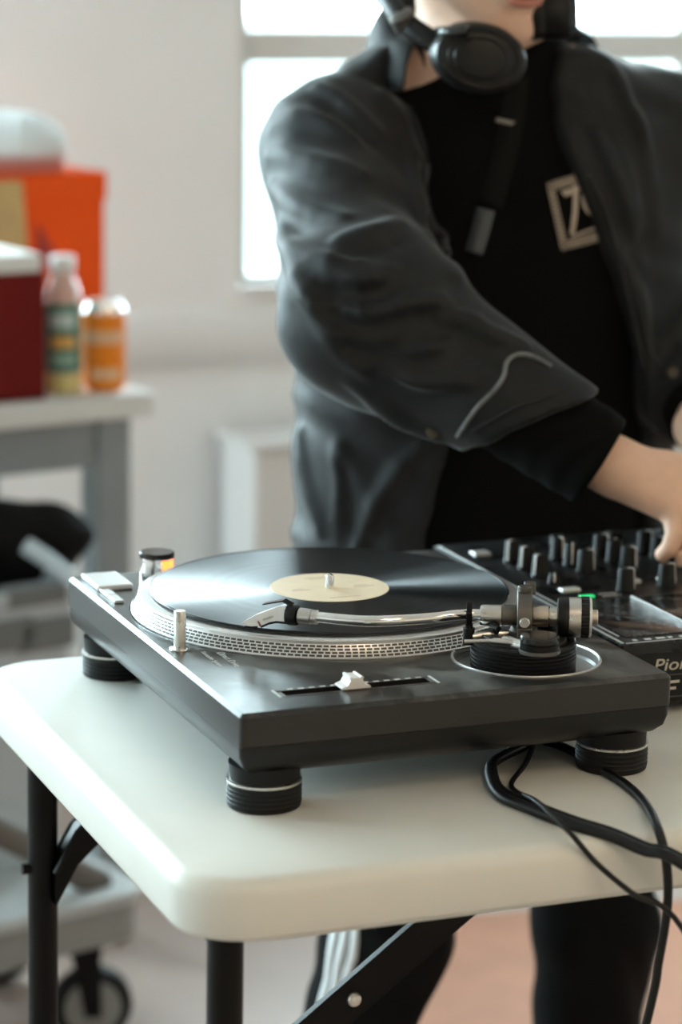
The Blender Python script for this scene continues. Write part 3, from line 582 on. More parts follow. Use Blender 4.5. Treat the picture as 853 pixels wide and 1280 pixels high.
# ------------------------------------------------------------------ distance-field modelling for the person
def NP(*a): return np.array(a, dtype=np.float32)
def rcone(P, a, b, ra, rb):
    a = NP(*a); b = NP(*b); d = b-a; t = np.clip(((P-a) @ d)/float(d @ d), 0, 1); q = P - a - t[:, None]*d
    return np.sqrt((q*q).sum(1)) - (ra + (rb-ra)*t)
def ell(P, c, r, R=None):
    q = P-NP(*c)
    if R is not None: q = q @ R
    r = NP(*r); k0 = np.sqrt(((q/r)**2).sum(1)); k1 = np.sqrt(((q/(r*r))**2).sum(1))+1e-6
    return k0*(k0-1)/k1
def smin(a, b, k): h = np.clip(.5+.5*(b-a)/k, 0, 1); return b*(1-h) + a*h - k*h*(1-h)
def smax(a, b, k): return -smin(-a, -b, k)
def surfnets(fn, lo, hi, h):
    ax = [np.arange(lo[i], hi[i]+h, h, dtype=np.float32) for i in range(3)]
    nx, ny, nz = map(len, ax); V = np.empty((nx, ny, nz), np.float32)
    m = 4; cx = [np.arange(a[0]+1.5*h, a[-1]+4*h, m*h, dtype=np.float32)[:(len(a)+m-1)//m] for a in ax]
    G = np.stack(np.meshgrid(*cx, indexing='ij'), -1).reshape(-1, 3); C = np.concatenate([fn(G[i:i+200000].copy()) for i in range(0, len(G), 200000)]).reshape([len(a) for a in cx])
    for k in range(3): C = np.repeat(C, m, axis=k)
    V[:] = C[:nx, :ny, :nz]; del C
    near = np.argwhere(np.abs(V) < 7*h)
    for i in range(0, len(near), 200000):
        q = near[i:i+200000]; P = np.stack([ax[k][q[:, k]] for k in range(3)], 1); V[q[:, 0], q[:, 1], q[:, 2]] = fn(P)
    I = V < 0; c = np.zeros((nx-1, ny-1, nz-1), np.int8); crn = [(a, b, d) for a in (0, 1) for b in (0, 1) for d in (0, 1)]
    for a, b, d in crn: c += I[a:nx-1+a, b:ny-1+b, d:nz-1+d]
    act = (c > 0) & (c < 8); idx = np.argwhere(act); ids = np.full(act.shape, -1, np.int32); ids[act] = np.arange(len(idx), dtype=np.int32)
    acc = np.zeros((len(idx), 3)); cnt = np.zeros(len(idx))
    for e in crn:
        for k in range(3):
            if e[k]: continue
            g = list(e); g[k] = 1
            va = V[idx[:, 0]+e[0], idx[:, 1]+e[1], idx[:, 2]+e[2]]; vb = V[idx[:, 0]+g[0], idx[:, 1]+g[1], idx[:, 2]+g[2]]
            msk = (va < 0) != (vb < 0); t = np.where(msk, va/np.where(msk, va-vb, 1), 0)
            p = np.array(e, float)[None, :].repeat(len(idx), 0); p[:, k] += t; acc += p*msk[:, None]; cnt += msk
    vert = np.array(lo) + (idx + acc/cnt[:, None])*h
    F = []
    for k in range(3):
        s0 = [slice(None)]*3; s1 = [slice(None)]*3; s0[k] = slice(0, -1); s1[k] = slice(1, None)
        ch = I[tuple(s0)] != I[tuple(s1)]; e = np.argwhere(ch); u, v = (k+1) % 3, (k+2) % 3
        e = e[(e[:, u] > 0) & (e[:, v] > 0) & (e[:, u] < act.shape[u]) & (e[:, v] < act.shape[v])]
        q = []
        for du, dv in ((-1, -1), (0, -1), (0, 0), (-1, 0)):
            z = e.copy(); z[:, u] += du; z[:, v] += dv; q.append(ids[z[:, 0], z[:, 1], z[:, 2]])
        q = np.stack(q, 1); flip = ~I[e[:, 0], e[:, 1], e[:, 2]]; q[flip] = q[flip][:, ::-1]; F.append(q)
    return vert, np.concatenate(F)
def sdf_mesh(name, pieces):
    VV = []; FF = []; n = 0
    for fn, lo, hi, h in pieces:
        v, f = surfnets(fn, lo, hi, h); VV.append(v); FF.append(f+n); n += len(v)
    V = np.concatenate(VV); F = np.concatenate(FF)
    me = bpy.data.meshes.new(name); me.vertices.add(len(V)); me.vertices.foreach_set('co', V.astype(np.float32).ravel())
    me.loops.add(len(F)*4); me.loops.foreach_set('vertex_index', F.astype(np.int32).ravel())
    me.polygons.add(len(F)); me.polygons.foreach_set('loop_start', np.arange(0, len(F)*4, 4, dtype=np.int32))
    me.update(calc_edges=True); me.validate()
    return me
def sdf_obj(name, pieces, mt, parent=None, smooth=0):
    o = finish(name, sdf_mesh(name, pieces), mt, parent, 0, 180)
    if smooth: s_ = o.modifiers.new('smooth', 'SMOOTH'); s_.iterations = smooth; s_.factor = .5
    return o
def trace(fn, x, y, tmax=4.0):
    d = _ray(x, y).normalized(); t = 1.5
    for _ in range(160):
        p = CAM + d*t; s_ = float(fn(NP(*p)[None, :])[0])
        if s_ < .0004: break
        t += s_*.6
        if t > tmax: return None
    return p

# body pose (z from the table top)
SR = (.374, .785, .420); ER = (.326, .565, .286); WR = (.500, .420, .163)         # his right arm, reaching over
SL = (.745, .785, .425); EL = (.845, .745, .215); WLh = (.700, .590, .155)         # his left arm, out to the side
THETA = math.radians(10); ct, st_ = math.cos(THETA), math.sin(THETA)
TZ = [-.26, -.10, .05, .18, .30, .38, .42, .445, .47, .50, .53]
TA = [.205, .205, .202, .205, .215, .214, .206, .200, .188, .160, .118]
TB = [.140, .140, .135, .132, .132, .122, .112, .102, .090, .080, .074]
TXc = [.560, .560, .560, .560, .560, .558, .556, .554, .550, .546, .542]
TYc = [.810, .808, .803, .797, .790, .785, .785, .787, .790, .788, .780]
def torso(P, off=0., zlo=-.2, zhi=.52, p=2.5):
    z = P[:, 2]; a = np.interp(z, TZ, TA)+off; b = np.interp(z, TZ, TB)+off
    x = P[:, 0]-np.interp(z, TZ, TXc); y = P[:, 1]-np.interp(z, TZ, TYc)
    u = np.abs(x*ct - y*st_)/a; v = np.abs(x*st_ + y*ct)/b
    d = ((u**p + v**p)**(1/p) - 1)*np.minimum(a, b)*.9
    return np.maximum(d, np.maximum(zlo-z, z-zhi)).astype(np.float32)
AR = np.array(WR)-np.array(ER)
imx = .845*rt - .534*up; imy = -.534*rt - .845*up                   # along and across the forearm as seen
def arm_ts(P):
    q = P - NP(*ER); t = (q @ NP(*imx))/float(np.array(imx) @ AR); s_ = q @ NP(*imy); return t, s_
def sleeve_r(P, off=0.):
    d = smin(rcone(P, SR, ER, .066+off, .072+off), rcone(P, ER, tuple(np.array(ER)+AR*.95), .072+off, .052+off), .05)
    return smin(d, ell(P, (.400, .785, .414), (.078+off, .076+off, .064+off)), .05)
def cuff_cut(P):
    t, s_ = arm_ts(P); tc = .56 + (.064 - s_)/.106*.28
    return (t-tc)*float(np.linalg.norm(AR))*.8
def sleeve_l(P, off=0.):
    d = smin(rcone(P, SL, EL, .072+off, .070+off), rcone(P, EL, WLh, .070+off, .052+off), .05)
    d = smin(d, ell(P, (.728, .785, .418), (.085+off, .080+off, .068+off)), .05)
    w = np.array(WLh)-np.array(EL); n_ = w/np.linalg.norm(w)
    return np.maximum(d, (P-NP(*(np.array(EL)+w*.86))) @ NP(*n_))
LZ = [-.2, .03, .222, .32, .43, .53, .56]; LL = [.440, .452, .482, .464, .424, .386, .375]; RR = [.715, .700, .668, .626, .580, .585, .59]
def opening(P):
    z = P[:, 2]; return np.maximum(np.maximum(np.interp(z, LZ, LL)-P[:, 0], P[:, 0]-np.interp(z, LZ, RR)), P[:, 1]-.765)
def jacket0(P):
    s_ = np.maximum(sleeve_r(P), cuff_cut(P))
    tr = smax(smax(torso(P, 0, -.13, .9), P[:, 2]-.535, .03), -opening(P), .012)
    # arm hole crease: keep the sleeve distinct from the body
    return np.minimum(smin(tr, sleeve_l(P), .035), smin(smin(tr, np.maximum(sleeve_r(P), cuff_cut(P)), .02), s_, .01))
FOLDS = [([(342, 158), (395, 150), (450, 176)], .008), ([(336, 196), (395, 202), (452, 218)], .007), ([(340, 232), (378, 262), (430, 270)], .008), ([(352, 300), (395, 328), (446, 322)], .008),
         ([(352, 280), (375, 345), (415, 410), (460, 470)], .010), ([(398, 348), (450, 352), (490, 338)], .007), ([(400, 372), (455, 392), (505, 386), (550, 374)], .008), ([(420, 415), (470, 428), (525, 402), (592, 402)], .008),
         ([(500, 440), (550, 432), (605, 420), (655, 432)], .008), ([(440, 480), (490, 515), (545, 548)], .009), ([(470, 455), (520, 480), (580, 480)], .007), ([(425, 300), (470, 290), (500, 280)], .006), ([(400, 110), (430, 130), (470, 165)], .007),
         ([(528, 560), (490, 610), (448, 685)], .010), ([(376, 540), (384, 600), (400, 660)], .008), ([(425, 560), (432, 600), (428, 660)], .006),
         ([(520, 200), (545, 270), (570, 350)], .005), ([(720, 120), (760, 220), (800, 330)], .007), ([(760, 80), (800, 180), (815, 300)], .008), ([(735, 170), (790, 330), (815, 480)], .006), ([(480, 120), (510, 200), (540, 300)], .006)]
FS = []; GS = []
for pts, r_ in FOLDS:
    q = [trace(jacket0, *p) for p in pts]; q = [p for p in q if p is not None]
    back = (CAM - Vector((.45, .7, .3))).normalized()*-.001
    if len(q) > 1: FS.append(([tuple(p+back) for p in spline(q, 3)], r_*1.12))
    g_ = [trace(jacket0, x+3, y+17) for x, y in pts]; g_ = [p for p in g_ if p is not None]
    if len(g_) > 1 and min(x for x, y in pts) > 392 and max((a-b).length for a, b in zip(g_, g_[1:])) < .12: GS.append(([tuple(p-back*5) for p in spline(g_, 3)], .0070))
def jacket(P):
    d = jacket0(P); near = np.abs(d) < .05
    if near.any():
        Q = P[near]; e = d[near]
        for pts, r_ in FS:
            lo = np.min(pts, 0)-.05; hi = np.max(pts, 0)+.05; m_ = ((Q > lo) & (Q < hi)).all(1)
            if not m_.any(): continue
            f_ = np.full(m_.sum(), 9., np.float32); N_ = len(pts)
            for i in range(N_-1):
                w0 = r_*min(1, .35+2.2*min(i, N_-1-i)/N_); w1 = r_*min(1, .35+2.2*min(i+1, N_-2-i)/N_) if i+1 < N_-1 else r_*.35
                f_ = np.minimum(f_, rcone(Q[m_], pts[i], pts[i+1], w0, w1))
            e[m_] = smin(e[m_], f_, .014)
        for pts, r_ in GS:
            lo = np.min(pts, 0)-.05; hi = np.max(pts, 0)+.05; m_ = ((Q > lo) & (Q < hi)).all(1)
            if not m_.any(): continue
            f_ = np.full(m_.sum(), 9., np.float32)
            for i in range(len(pts)-1): f_ = np.minimum(f_, rcone(Q[m_], pts[i], pts[i+1], r_*min(1, .2+i/4), r_*min(1, .2+(len(pts)-2-i)/4)))
            e[m_] = smax(e[m_], -f_, .014)
        x, y, z = Q.T
        e = e + .0016*np.sin(38*x+25*z+3*np.sin(21*y))*np.sin(47*z-19*y+2*np.sin(30*x)) + .0010*np.sin(90*z+60*x+2*np.sin(40*z))
        d[near] = e
    return d
# head frame
HC = Vector((.512, .725, .676)); HF = Vector((.13, -.93, -.34)).normalized(); HS = HF.cross(Vector((0, 0, 1))).normalized(); HU = HS.cross(HF)
HM = np.array([HS, HF, HU]).T.astype(np.float32)
def headf(P):
    q = (P-NP(*HC)) @ HM; q[:, 0] = np.abs(q[:, 0]) if False else q[:, 0]
    d = smin(ell(q, (0, -.005, .035), (.078, .100, .096)), ell(q, (0, .035, -.025), (.066, .068, .085)), .04)
    for s_ in (-1, 1):
        d = smin(d, rcone(q, (s_*.050, .015, -.055), (s_*.014, .076, -.100), .024, .020), .03)
        d = smin(d, ell(q, (s_*.036, .078, -.022), (.024, .020, .020)), .02)
        d = smin(d, ell(q, (s_*.080, -.012, -.012), (.010, .022, .034)), .008)
        d = smax(d, -ell(q, (s_*.032, .112, .008), (.020, .016, .011)), .012)
    d = smin(d, ell(q, (0, .083, -.104), (.022, .018, .017)), .02)
    d = smin(d, smin(rcone(q, (0, .098, .005), (0, .118, -.030), .009, .012), ell(q, (0, .108, -.034), (.019, .014, .010)), .012), .012)
    d = smin(d, ell(q, (0, .094, -.066), (.026, .012, .013)), .014)
    return d
NB = (.548, .795, .46)
def neckf(P): return rcone(P, tuple(HC - HF*.018 - HU*.05), NB, .056, .066)
def upper(P): return smin(smin(headf(P), neckf(P), .03), torso(P, -.026, .10, .528), .04)
KN = [np.array(k) for k in ((.5525, .372, .124), (.5740, .378, .131), (.5965, .386, .138), (.6180, .398, .142))]      # little finger to index
FG = [((.5472, .354, .1035), (.5409, .352, .0910), (.5368, .357, .0845)), ((.5683, .350, .1000), (.5590, .345, .0860), (.5540, .350, .0790)), ((.5945, .352, .1050), (.5835, .344, .0880), (.5780, .348, .0790)), ((.6220, .366, .1100), (.6120, .352, .0920), (.6050, .352, .0820))]
FR = [(.0098, .0090, .0083, .0075), (.0096, .0088, .0080, .0072), (.0100, .0092, .0084, .0075), (.0100, .0092, .0084, .0075)]
def handf(P, K=KN, G=FG, Wp=np.array(WR), TH=((.528, .432, .152), (.572, .425, .128), (.592, .395, .108), (.592, .368, .095)), E=ER):
    d = rcone(P, tuple(Wp + .75*(np.array(E)-Wp)), tuple(Wp), .038, .0248)
    pal = None
    for i, k in enumerate(K):
        k0 = Wp + (k-Wp)*(.34 if i < 2 else .18); e = rcone(P, tuple(k0), tuple(k), .0225 if i < 2 else .0190, .0128); pal = e if pal is None else smin(pal, e, .012)
        e2 = rcone(P, tuple(Wp*.45+k*.55), tuple(k), .0165, .0125); pal = smin(pal, e2, .010)
    d = smin(d, pal, .022)
    for k, g, r_ in zip(K, G, FR):
        f_ = rcone(P, tuple(k), g[0], r_[0]*1.08, r_[1]); f_ = np.minimum(f_, rcone(P, g[0], g[1], r_[1], r_[2])); f_ = np.minimum(f_, rcone(P, g[1], g[2], r_[2], r_[3]))
        d = smin(d, f_, .005)
    t_ = smin(rcone(P, TH[0], TH[1], .017, .0125), smin(rcone(P, TH[1], TH[2], .0115, .0098), rcone(P, TH[2], TH[3], .0098, .008), .003), .006)
    return smin(d, t_, .010)
def mv(p, o=np.array(WR), n=np.array(WLh)):      # mirror his right hand to make the left one
    q = np.array(p)-o; return (n[0]-q[0]*.35+.02*0+ -q[1]*-.35, n[1]+q[1]*.9-.01, n[2]+q[2]*.95)
K2 = [np.array(mv(k)) for k in KN]; G2 = [tuple(mv(p) for p in g) for g in FG]
def hand_l(P):
    w = np.array(WLh); K = [w+np.array(v) for v in ((.062, -.062, -.026), (.045, -.073, -.022), (.026, -.078, -.020), (.006, -.076, -.022))]
    G = [tuple(k+np.array(v) for v in ((.004, -.026, -.012), (.004, -.040, -.028), (.002, -.042, -.042))) for k in K]
    G = [tuple(tuple(p) for p in g) for g in G]; TH = tuple(tuple(w+np.array(v)) for v in ((-.008, -.020, -.012), (-.030, -.048, -.028), (-.034, -.072, -.042), (-.030, -.088, -.052)))
    return handf(P, K, G, w, TH, EL)
def body(P):
    d = upper(P)
    for sh, el, hn in ((SR, ER, handf), (SL, EL, hand_l)):
        a_ = rcone(P, tuple(np.array(sh)*.8+np.array(NB)*.2), el, .046, .040); d = smin(d, smin(a_, hn(P), .02), .03)
    return d
person = sdf_obj('person', [(body, (.27, .30, .03), (.90, .95, .80), .0027)], skin_m, None, 1)
tag(person, 'person in open dark grey jacket over black shirt reaching over the mixer', 'person')
jk = sdf_obj('jacket', [(jacket, (.20, .36, -.15), (.95, .96, .53), .0042)], denim_m, person, 4)
def shirt(P):
    d = smin(np.maximum(torso(P, -.016, -.16, .9), P[:, 2]-(.490+.30*np.clip(P[:, 0]-.46, -.02, .12))), np.maximum(rcone(P, (.548, .790, .44), (.540, .776, .56), .080, .070), P[:, 2]+.35*(.78-P[:, 1])-.537-.28*(P[:, 0]-.51)), .02)
    return d + .0012*np.sin(60*P[:, 0]+40*P[:, 2])*np.sin(33*P[:, 2]-20*P[:, 0])
sdf_obj('shirt', [(shirt, (.33, .62, -.18), (.79, .96, .60), .005)], tee_m, person, 2)
def under(P):
    t, s_ = arm_ts(P); d = rcone(P, tuple(np.array(ER)+AR*.35), tuple(np.array(ER)+AR*1.05), .051, .045)
    d = d + .0007*np.sin(60*t+3*np.sin(60*s_))
    return np.maximum(np.maximum(d, (t-1.01)*.2), -rcone(P, tuple(np.array(ER)+AR*.9), tuple(np.array(ER)+AR*1.2), .037, .037))
sdf_obj('undersleeve', [(under, (.33, .33, .08), (.60, .58, .29), .003)], tee_m, person, 2)
def under_l(P):
    w = np.array(WLh)-np.array(EL); d = rcone(P, tuple(np.array(EL)+w*.5), WLh, .046, .040); return np.maximum(d, (P-NP(*(np.array(EL)+w*.93))) @ NP(*(w/np.linalg.norm(w))))
sdf_obj('undersleeve', [(under_l, (.66, .52, .08), (.86, .76, .26), .004)], tee_m, person, 2)
# trousers, side stripes, shoes
LEGS = [((.475, .800, -.10), (.445, .765, -.42), (.352, .850, -.845)), ((.635, .800, -.10), (.700, .770, -.44), (.715, .835, -.845))]
def pants(P):
    d = torso(P, -.022, -.19, .02)
    for hp, kn_, an in LEGS: d = smin(d, smin(rcone(P, hp, kn_, .090, .066), rcone(P, kn_, an, .066, .056), .03), .03)
    d = d + .003*np.sin(55*P[:, 2]+8*np.sin(18*P[:, 0]))*np.sin(25*P[:, 0]+20*P[:, 2])
    return np.maximum(d, -.872-P[:, 2])
sdf_obj('trousers', [(pants, (.25, .62, -.88), (.82, .96, .03), .007)], pants_m, person, 2)
def radial(fn, c, ang, r0=.14):
    dv = np.array((math.cos(ang), math.sin(ang), 0)); r = r0
    for _ in range(60):
        s_ = float(fn((np.array(c)+dv*r).astype(np.float32)[None, :])[0])
        if s_ < .0003: break
        r -= s_*.5
    return Vector(np.array(c)+dv*(r+.0008))
for li, base in ((0, 195), (1, -35)):
    hp, kn_, an = map(np.array, LEGS[li])
    for k in range(3):
        g0 = math.radians(base+11*k); mb = MB(); rows = []
        for z in np.linspace(-.14, -.83, 40):
            c = hp + (kn_-hp)*(hp[2]-z)/(hp[2]-kn_[2]) if z > kn_[2] else kn_ + (an-kn_)*(kn_[2]-z)/(kn_[2]-an[2])
            rows.append([radial(pants, c, g0+dg) for dg in (-.07, 0, .07)])
        v = [p for r_ in rows for p in r_]; mb.add(v, [(i*3+j, i*3+j+1, i*3+j+4, i*3+j+3) for i in range(39) for j in range(2)])
        o = mb.build('stripe', stripe_m, person); s_ = o.modifiers.new('solid', 'SOLIDIFY'); s_.thickness = .0015; s_.offset = 0
for hp, kn_, an in LEGS:
    def shoe(P, an=an):
        x, y, z = an; d = smin(ell(P, (x, y-.02, ZF+.055), (.046, .075, .055)), ell(P, (x, y-.13, ZF+.040), (.047, .085, .040)), .04); return np.maximum(d, ZF+.003-P[:, 2])
    sdf_obj('shoe', [(shoe, (an[0]-.08, an[1]-.25, ZF-.01), (an[0]+.08, an[1]+.09, ZF+.13), .006)], satin_m, person, 2)
# hair, lips, eyes
def hair(P):
    q = (P-NP(*HC)) @ HM; d = ell(q, (0, -.012, .042), (.086, .104, .104)); d = np.maximum(d, (q[:, 1]-.065) - .9*(q[:, 2]-.06)); d = np.maximum(d, -.055-q[:, 2]-.6*np.minimum(q[:, 1], 0)*0)
    return d + .003*np.sin(150*q[:, 0])*np.sin(120*q[:, 2]+60*q[:, 1])
sdf_obj('hair', [(hair, (.40, .58, .58), (.64, .88, .84), .005)], hair_m, person, 1)
def HL(x, y, z): return HC + HS*x + HF*y + HU*z
def blob(name, c, r, mt, ax=(HS, HF, HU)):
    prof = [(math.sin(a), -math.cos(a)) for a in np.linspace(0, math.pi, 9)]; M_ = Matrix([Vector(v)*k for v, k in zip(ax, r)]).transposed().to_4x4(); M_.translation = c
    return MB().lathe(prof, 16, M_).build(name, mt, person, ang=180)
blob('upper_lip', HL(0, .1045, -.0635), (.023, .006, .0042), lip_m); blob('lower_lip', HL(0, .1040, -.0715), (.020, .0065, .0052), lip_m)
for s_ in (-1, 1):
    blob('eye', HL(s_*.032, .086, .008), (.012, .012, .010), white_m); blob('iris', HL(s_*.032, .0945, .006), (.0055, .0042, .0055), hair_m); blob('eyebrow', HL(s_*.034, .094, .029), (.020, .007, .0042), hair_m); blob('eyelid', HL(s_*.032, .0865, .0135), (.0135, .0135, .0075), skin_m)
# jacket collar folded down around the neck
mb = MB(); rows = []
cc = Vector((.548, .792, .522))
for g in np.linspace(-18, 196, 40):
    a_ = math.radians(g+10); dv = Vector((math.cos(a_), math.sin(a_), 0)); fr = max(0, -math.sin(a_)) ; bk = max(0, math.sin(a_)); wob = .003*math.sin(g*.13)+.002*math.sin(g*.31)
    dz = -.030*fr + .040*bk; ri = .088 + .012*fr
    en = 0; ro = .128 + .004*fr - .010*bk + wob + .016*en; dz -= .016*en
    rows.append([cc + dv*ri + Vector((0, 0, -.030+dz)), cc + dv*(ri+.006) + Vector((0, 0, .012+dz)), cc + dv*(ri+.012) + Vector((0, 0, .022+dz)), cc + dv*(ri+.022) + Vector((0, 0, .022+dz+wob)), cc + dv*(ri+.034) + Vector((0, 0, .006+dz)), cc + dv*ro + Vector((0, 0, -.030+dz+wob))])
v = [p for r_ in rows for p in r_]; mb.add(v, [(i*6+j, i*6+j+1, i*6+j+7, i*6+j+6) for i in range(len(rows)-1) for j in range(5)])
o = mb.build('collar', denim_m, person, ang=180); s_ = o.modifiers.new('solid', 'SOLIDIFY'); s_.thickness = .003; s_.offset = 0; s_ = o.modifiers.new('sub', 'SUBSURF'); s_.levels = s_.render_levels = 1
# seams and edges on the jacket, laid along its surface
def surf_line(px, r_, name, mt, lift=.001, fn=jacket):
    q = [trace(fn, x, y) for x, y in px]; q = [p - fw*lift for p in q if p is not None]
    q = [p for i, p in enumerate(q) if i == len(q)//2 or (p-q[len(q)//2]).length < .30 and (p-q[i+(1 if i < len(q)//2 else -1)]).length < .07]
    if len(q) > 1: return MB().tube(spline(q, 5), r_, 8).build(name, mt, person)
surf_line([(572, 546), (582, 530), (598, 508), (618, 488), (630, 470), (634, 452), (648, 443), (668, 446), (690, 458)], .0022, 'cuff_edge', seam_m)
surf_line([(590, 540), (618, 524), (650, 508), (690, 495)], .0016, 'cuff_hem', denim_m)
surf_line([(508, 120), (520, 160), (534, 205)], .0030, 'front_edge', denim_m)
surf_line([(703, 130), (735, 220), (764, 290), (790, 380), (806, 460)], .0030, 'front_edge', denim_m)
for x, y in ((558, 641), (541, 540), (842, 465)):
    p = trace(jacket, x, y)
    if p is not None: MB().lathe([(.006, -.001), (.0064, .001), (.0054, .0024), (.003, .0018), (0, .0018)], 20, axis(p, -fw)).build('button', mat('dull_brass_button', (.06, .052, .042), .45, metal=.5), person)
# bag strap with buckle over the shirt
def strip(px, hw, name, mt, fn, th=.0025):
    q = [trace(fn, x, y) for x, y in px]; q = [p for p in q if p is not None]; q = spline([p-fw*.002 for p in q], 5); v = []
    for i, p in enumerate(q):
        t_ = (q[min(i+1, len(q)-1)]-q[max(i-1, 0)]).normalized(); s_ = t_.cross(fw).normalized(); v += [p-s_*hw, p+s_*hw]
    mb = MB(); mb.add(v, [(2*i, 2*i+1, 2*i+3, 2*i+2) for i in range(len(q)-1)]); o = mb.build(name, mt, person); s_ = o.modifiers.new('solid', 'SOLIDIFY'); s_.thickness = th; s_.offset = 0; return o
strap_m = mat('black_webbing', (.005, .0045, .004), .8, spec=.15)
strip([(648, 95), (640, 150), (628, 205), (612, 258)], .0125, 'bag_strap', strap_m, shirt)
strip([(607, 262), (600, 290), (592, 316)], .0095, 'strap_buckle', mat('grey_buckle', (.05, .055, .06), .3), shirt, .007)
strip([(620, 150), (650, 157)], .0022, 'strap_slider', mat('dull_steel_slider', (.3, .28, .25), .4, metal=.8), shirt, .004)
# print on the shirt: chequered frame with two sloping characters
print_ink = mat('sand_print_ink', (.46, .38, .31), .8, var=.15, vscale=150); ink2 = mat('dark_print_ink', (.16, .13, .10), .8)
def LG(u, v):    # logo square (0..1 right, 0..1 down) to picture position
    tl, tr_, br_, bl = (683, 229), (744, 210), (768, 297), (702, 314)
    return tuple((1-u)*(1-v)*tl[i]+u*(1-v)*tr_[i]+u*v*br_[i]+(1-u)*v*bl[i] for i in range(2))
def decal(polys, name, mt, lift=.0015):
    mb = MB()
    for pl_ in polys:
        q = [trace(shirt, *LG(*p)) for p in pl_]
        if any(p is None for p in q): continue
        mb.add([p-fw*lift for p in q], [tuple(range(len(q)))])
    o = mb.build(name, mt, person, flat=True); s_ = o.modifiers.new('solid', 'SOLIDIFY'); s_.thickness = .0008; s_.offset = 0; return o
def ring(n, t):
    E_ = []
    for i in range(n):
        a0, a1 = i/n, (i+1)/n; E_ += [[(a0, 0), (a1, 0), (a1, t), (a0, t)], [(a0, 1-t), (a1, 1-t), (a1, 1), (a0, 1)]]
        b0, b1 = t+(1-2*t)*i/n, t+(1-2*t)*(i+1)/n; E_ += [[(0, b0), (t, b0), (t, b1), (0, b1)], [(1-t, b0), (1, b0), (1, b1), (1-t, b1)]]
    return E_
decal(ring(8, .135), 'print_frame', print_ink)
ck = []
for i in range(16):
    a0, a1 = i/16, (i+.5)/16
    for t0 in (.0, .075):
        s0 = a0 + (.03 if t0 else 0); ck += [[(s0, t0), (s0+.03, t0), (s0+.03, t0+.06), (s0, t0+.06)], [(s0, 1-t0-.06), (s0+.03, 1-t0-.06), (s0+.03, 1-t0), (s0, 1-t0)], [(t0, s0), (t0+.06, s0), (t0+.06, s0+.03), (t0, s0+.03)]]
o = decal(ck, 'print_checks', ink2, .0026); o['kind'] = 'stuff'
def stroke(P_, w): return [[(P_[i][0]-w, P_[i][1]), (P_[i][0]+w, P_[i][1]), (P_[i+1][0]+w, P_[i+1][1]), (P_[i+1][0]-w, P_[i+1][1])] for i in range(len(P_)-1)]
decal(stroke([(.53, .15), (.50, .30), (.42, .50), (.33, .68), (.26, .80)], .05) + [[(.24, .17), (.60, .17), (.60, .25), (.30, .27)]], 'print_character', print_ink)
decal(stroke([(.80, .18), (.70, .24), (.645, .34), (.63, .46), (.66, .56), (.73, .64), (.84, .69)], .045), 'print_character', print_ink)
decal([[(.24, .82), (.84, .78), (.84, .815), (.24, .85)]], 'print_line', print_ink)

# ------------------------------------------------------------------ headphones round the neck
HP = thing('headphones', (.545, .78, .50), 'black over-ear headphones hanging around the neck of the person', 'headphones')
def cup(c, nrm, xax, sx, sy, sh):
    M_ = axis(c, nrm, xax) @ Matrix.Diagonal((sx, sy, 1, 1))
    sh_ = MB().lathe([(.70, -.006), (.97, -.004), (1.0, .003), (1.0, .014), (.93, .021), (.80, .0245), (.74, .0240), (.70, .0262), (.40, .0285), (0, .029)], 48, M_).build('ear_cup', satin_m, HP, ang=25)
    MB().lathe([(.62, -.024), (.80, -.027), (.96, -.022), (1.02, -.013), (.98, -.004), (.6, -.004)], 48, M_).build('ear_pad', satin_m, sh_, ang=180)
    MB().lathe([(.52, .0275), (.56, .0290), (.60, .0268)], 48, M_).build('cup_ring', satin_m, sh_)
c1 = ony(598, 72, .632); cup(c1, (-.30, -.93, .02), (.92, -.30, -.18), .046, .0335, 1)
c2 = ony(684, 14, .685); cup(c2, (.93, -.36, .05), (.36, .93, -.1), .031, .028, 1)
bandp = [c1+Vector((-.020, .020, .004)), ony(535, 48, .665), ony(505, 26, .69), ony(482, -4, .73), Vector((.412, .800, .600)), Vector((.455, .880, .618)), Vector((.545, .915, .622)), Vector((.635, .880, .622)), Vector((.640, .810, .620)), ony(700, -12, .73), c2+Vector((.004, .016, .010))]
MB().tube(spline(bandp, 6), .011, 12, .55).build('headband', satin_m, HP)
o = MB().tube(spline(bandp[4:9], 6), .0135, 12, .7).build('band_pad', satin_m, HP)
for p_ in (bandp[2], bandp[9]): MB().lathe([(.009, -.009), (.0125, -.007), (.0125, .007), (.009, .009)], 20, axis(p_, Vector((-.55, -.2, .8)))).build('hinge', darkst_m, HP)
strip_y = MB().tube(spline([bandp[1]+Vector((.006, -.012, .006)), ony(560, 40, .625), ony(585, 38, .606)], 5), .006, 10).build('yoke', gloss_m, HP)

# ------------------------------------------------------------------ workbench in the background with what stands on it
BA = math.radians(12); ZW = -.0317
BC = ony(197, 490, 2.0); e1 = Vector((math.cos(BA), math.sin(BA), 0)); e2 = Vector((-math.sin(BA), math.cos(BA), 0))
BM = Matrix((e1, e2, Vector((0, 0, 1)))).transposed().to_4x4(); BM.translation = Vector((BC.x, BC.y, 0))
bench_m = mat('grey_painted_steel', (.28, .32, .335), .5, var=.05, vscale=10); benchtop_m = mat('white_laminate', (.72, .73, .71), .4)
WBn = thing('workbench', (BC.x-.7, BC.y+.2, ZF), 'white topped workbench with grey steel frame by the wall', 'workbench')
ZW = BC.z
mb = MB(); mb.prism(rrect(-1.5, 0, 0, .56, .012), ZW-.036, ZW, BM); mb.build('bench_top', benchtop_m, WBn, bevel=.004)
for x0, x1 in ((-.085, -.028), (-1.47, -1.413)):
    for y0 in (.03, .475): MB().box((x0, y0, ZF), (x1, y0+.055, ZW-.036), BM).build('leg', bench_m, WBn, bevel=.004)
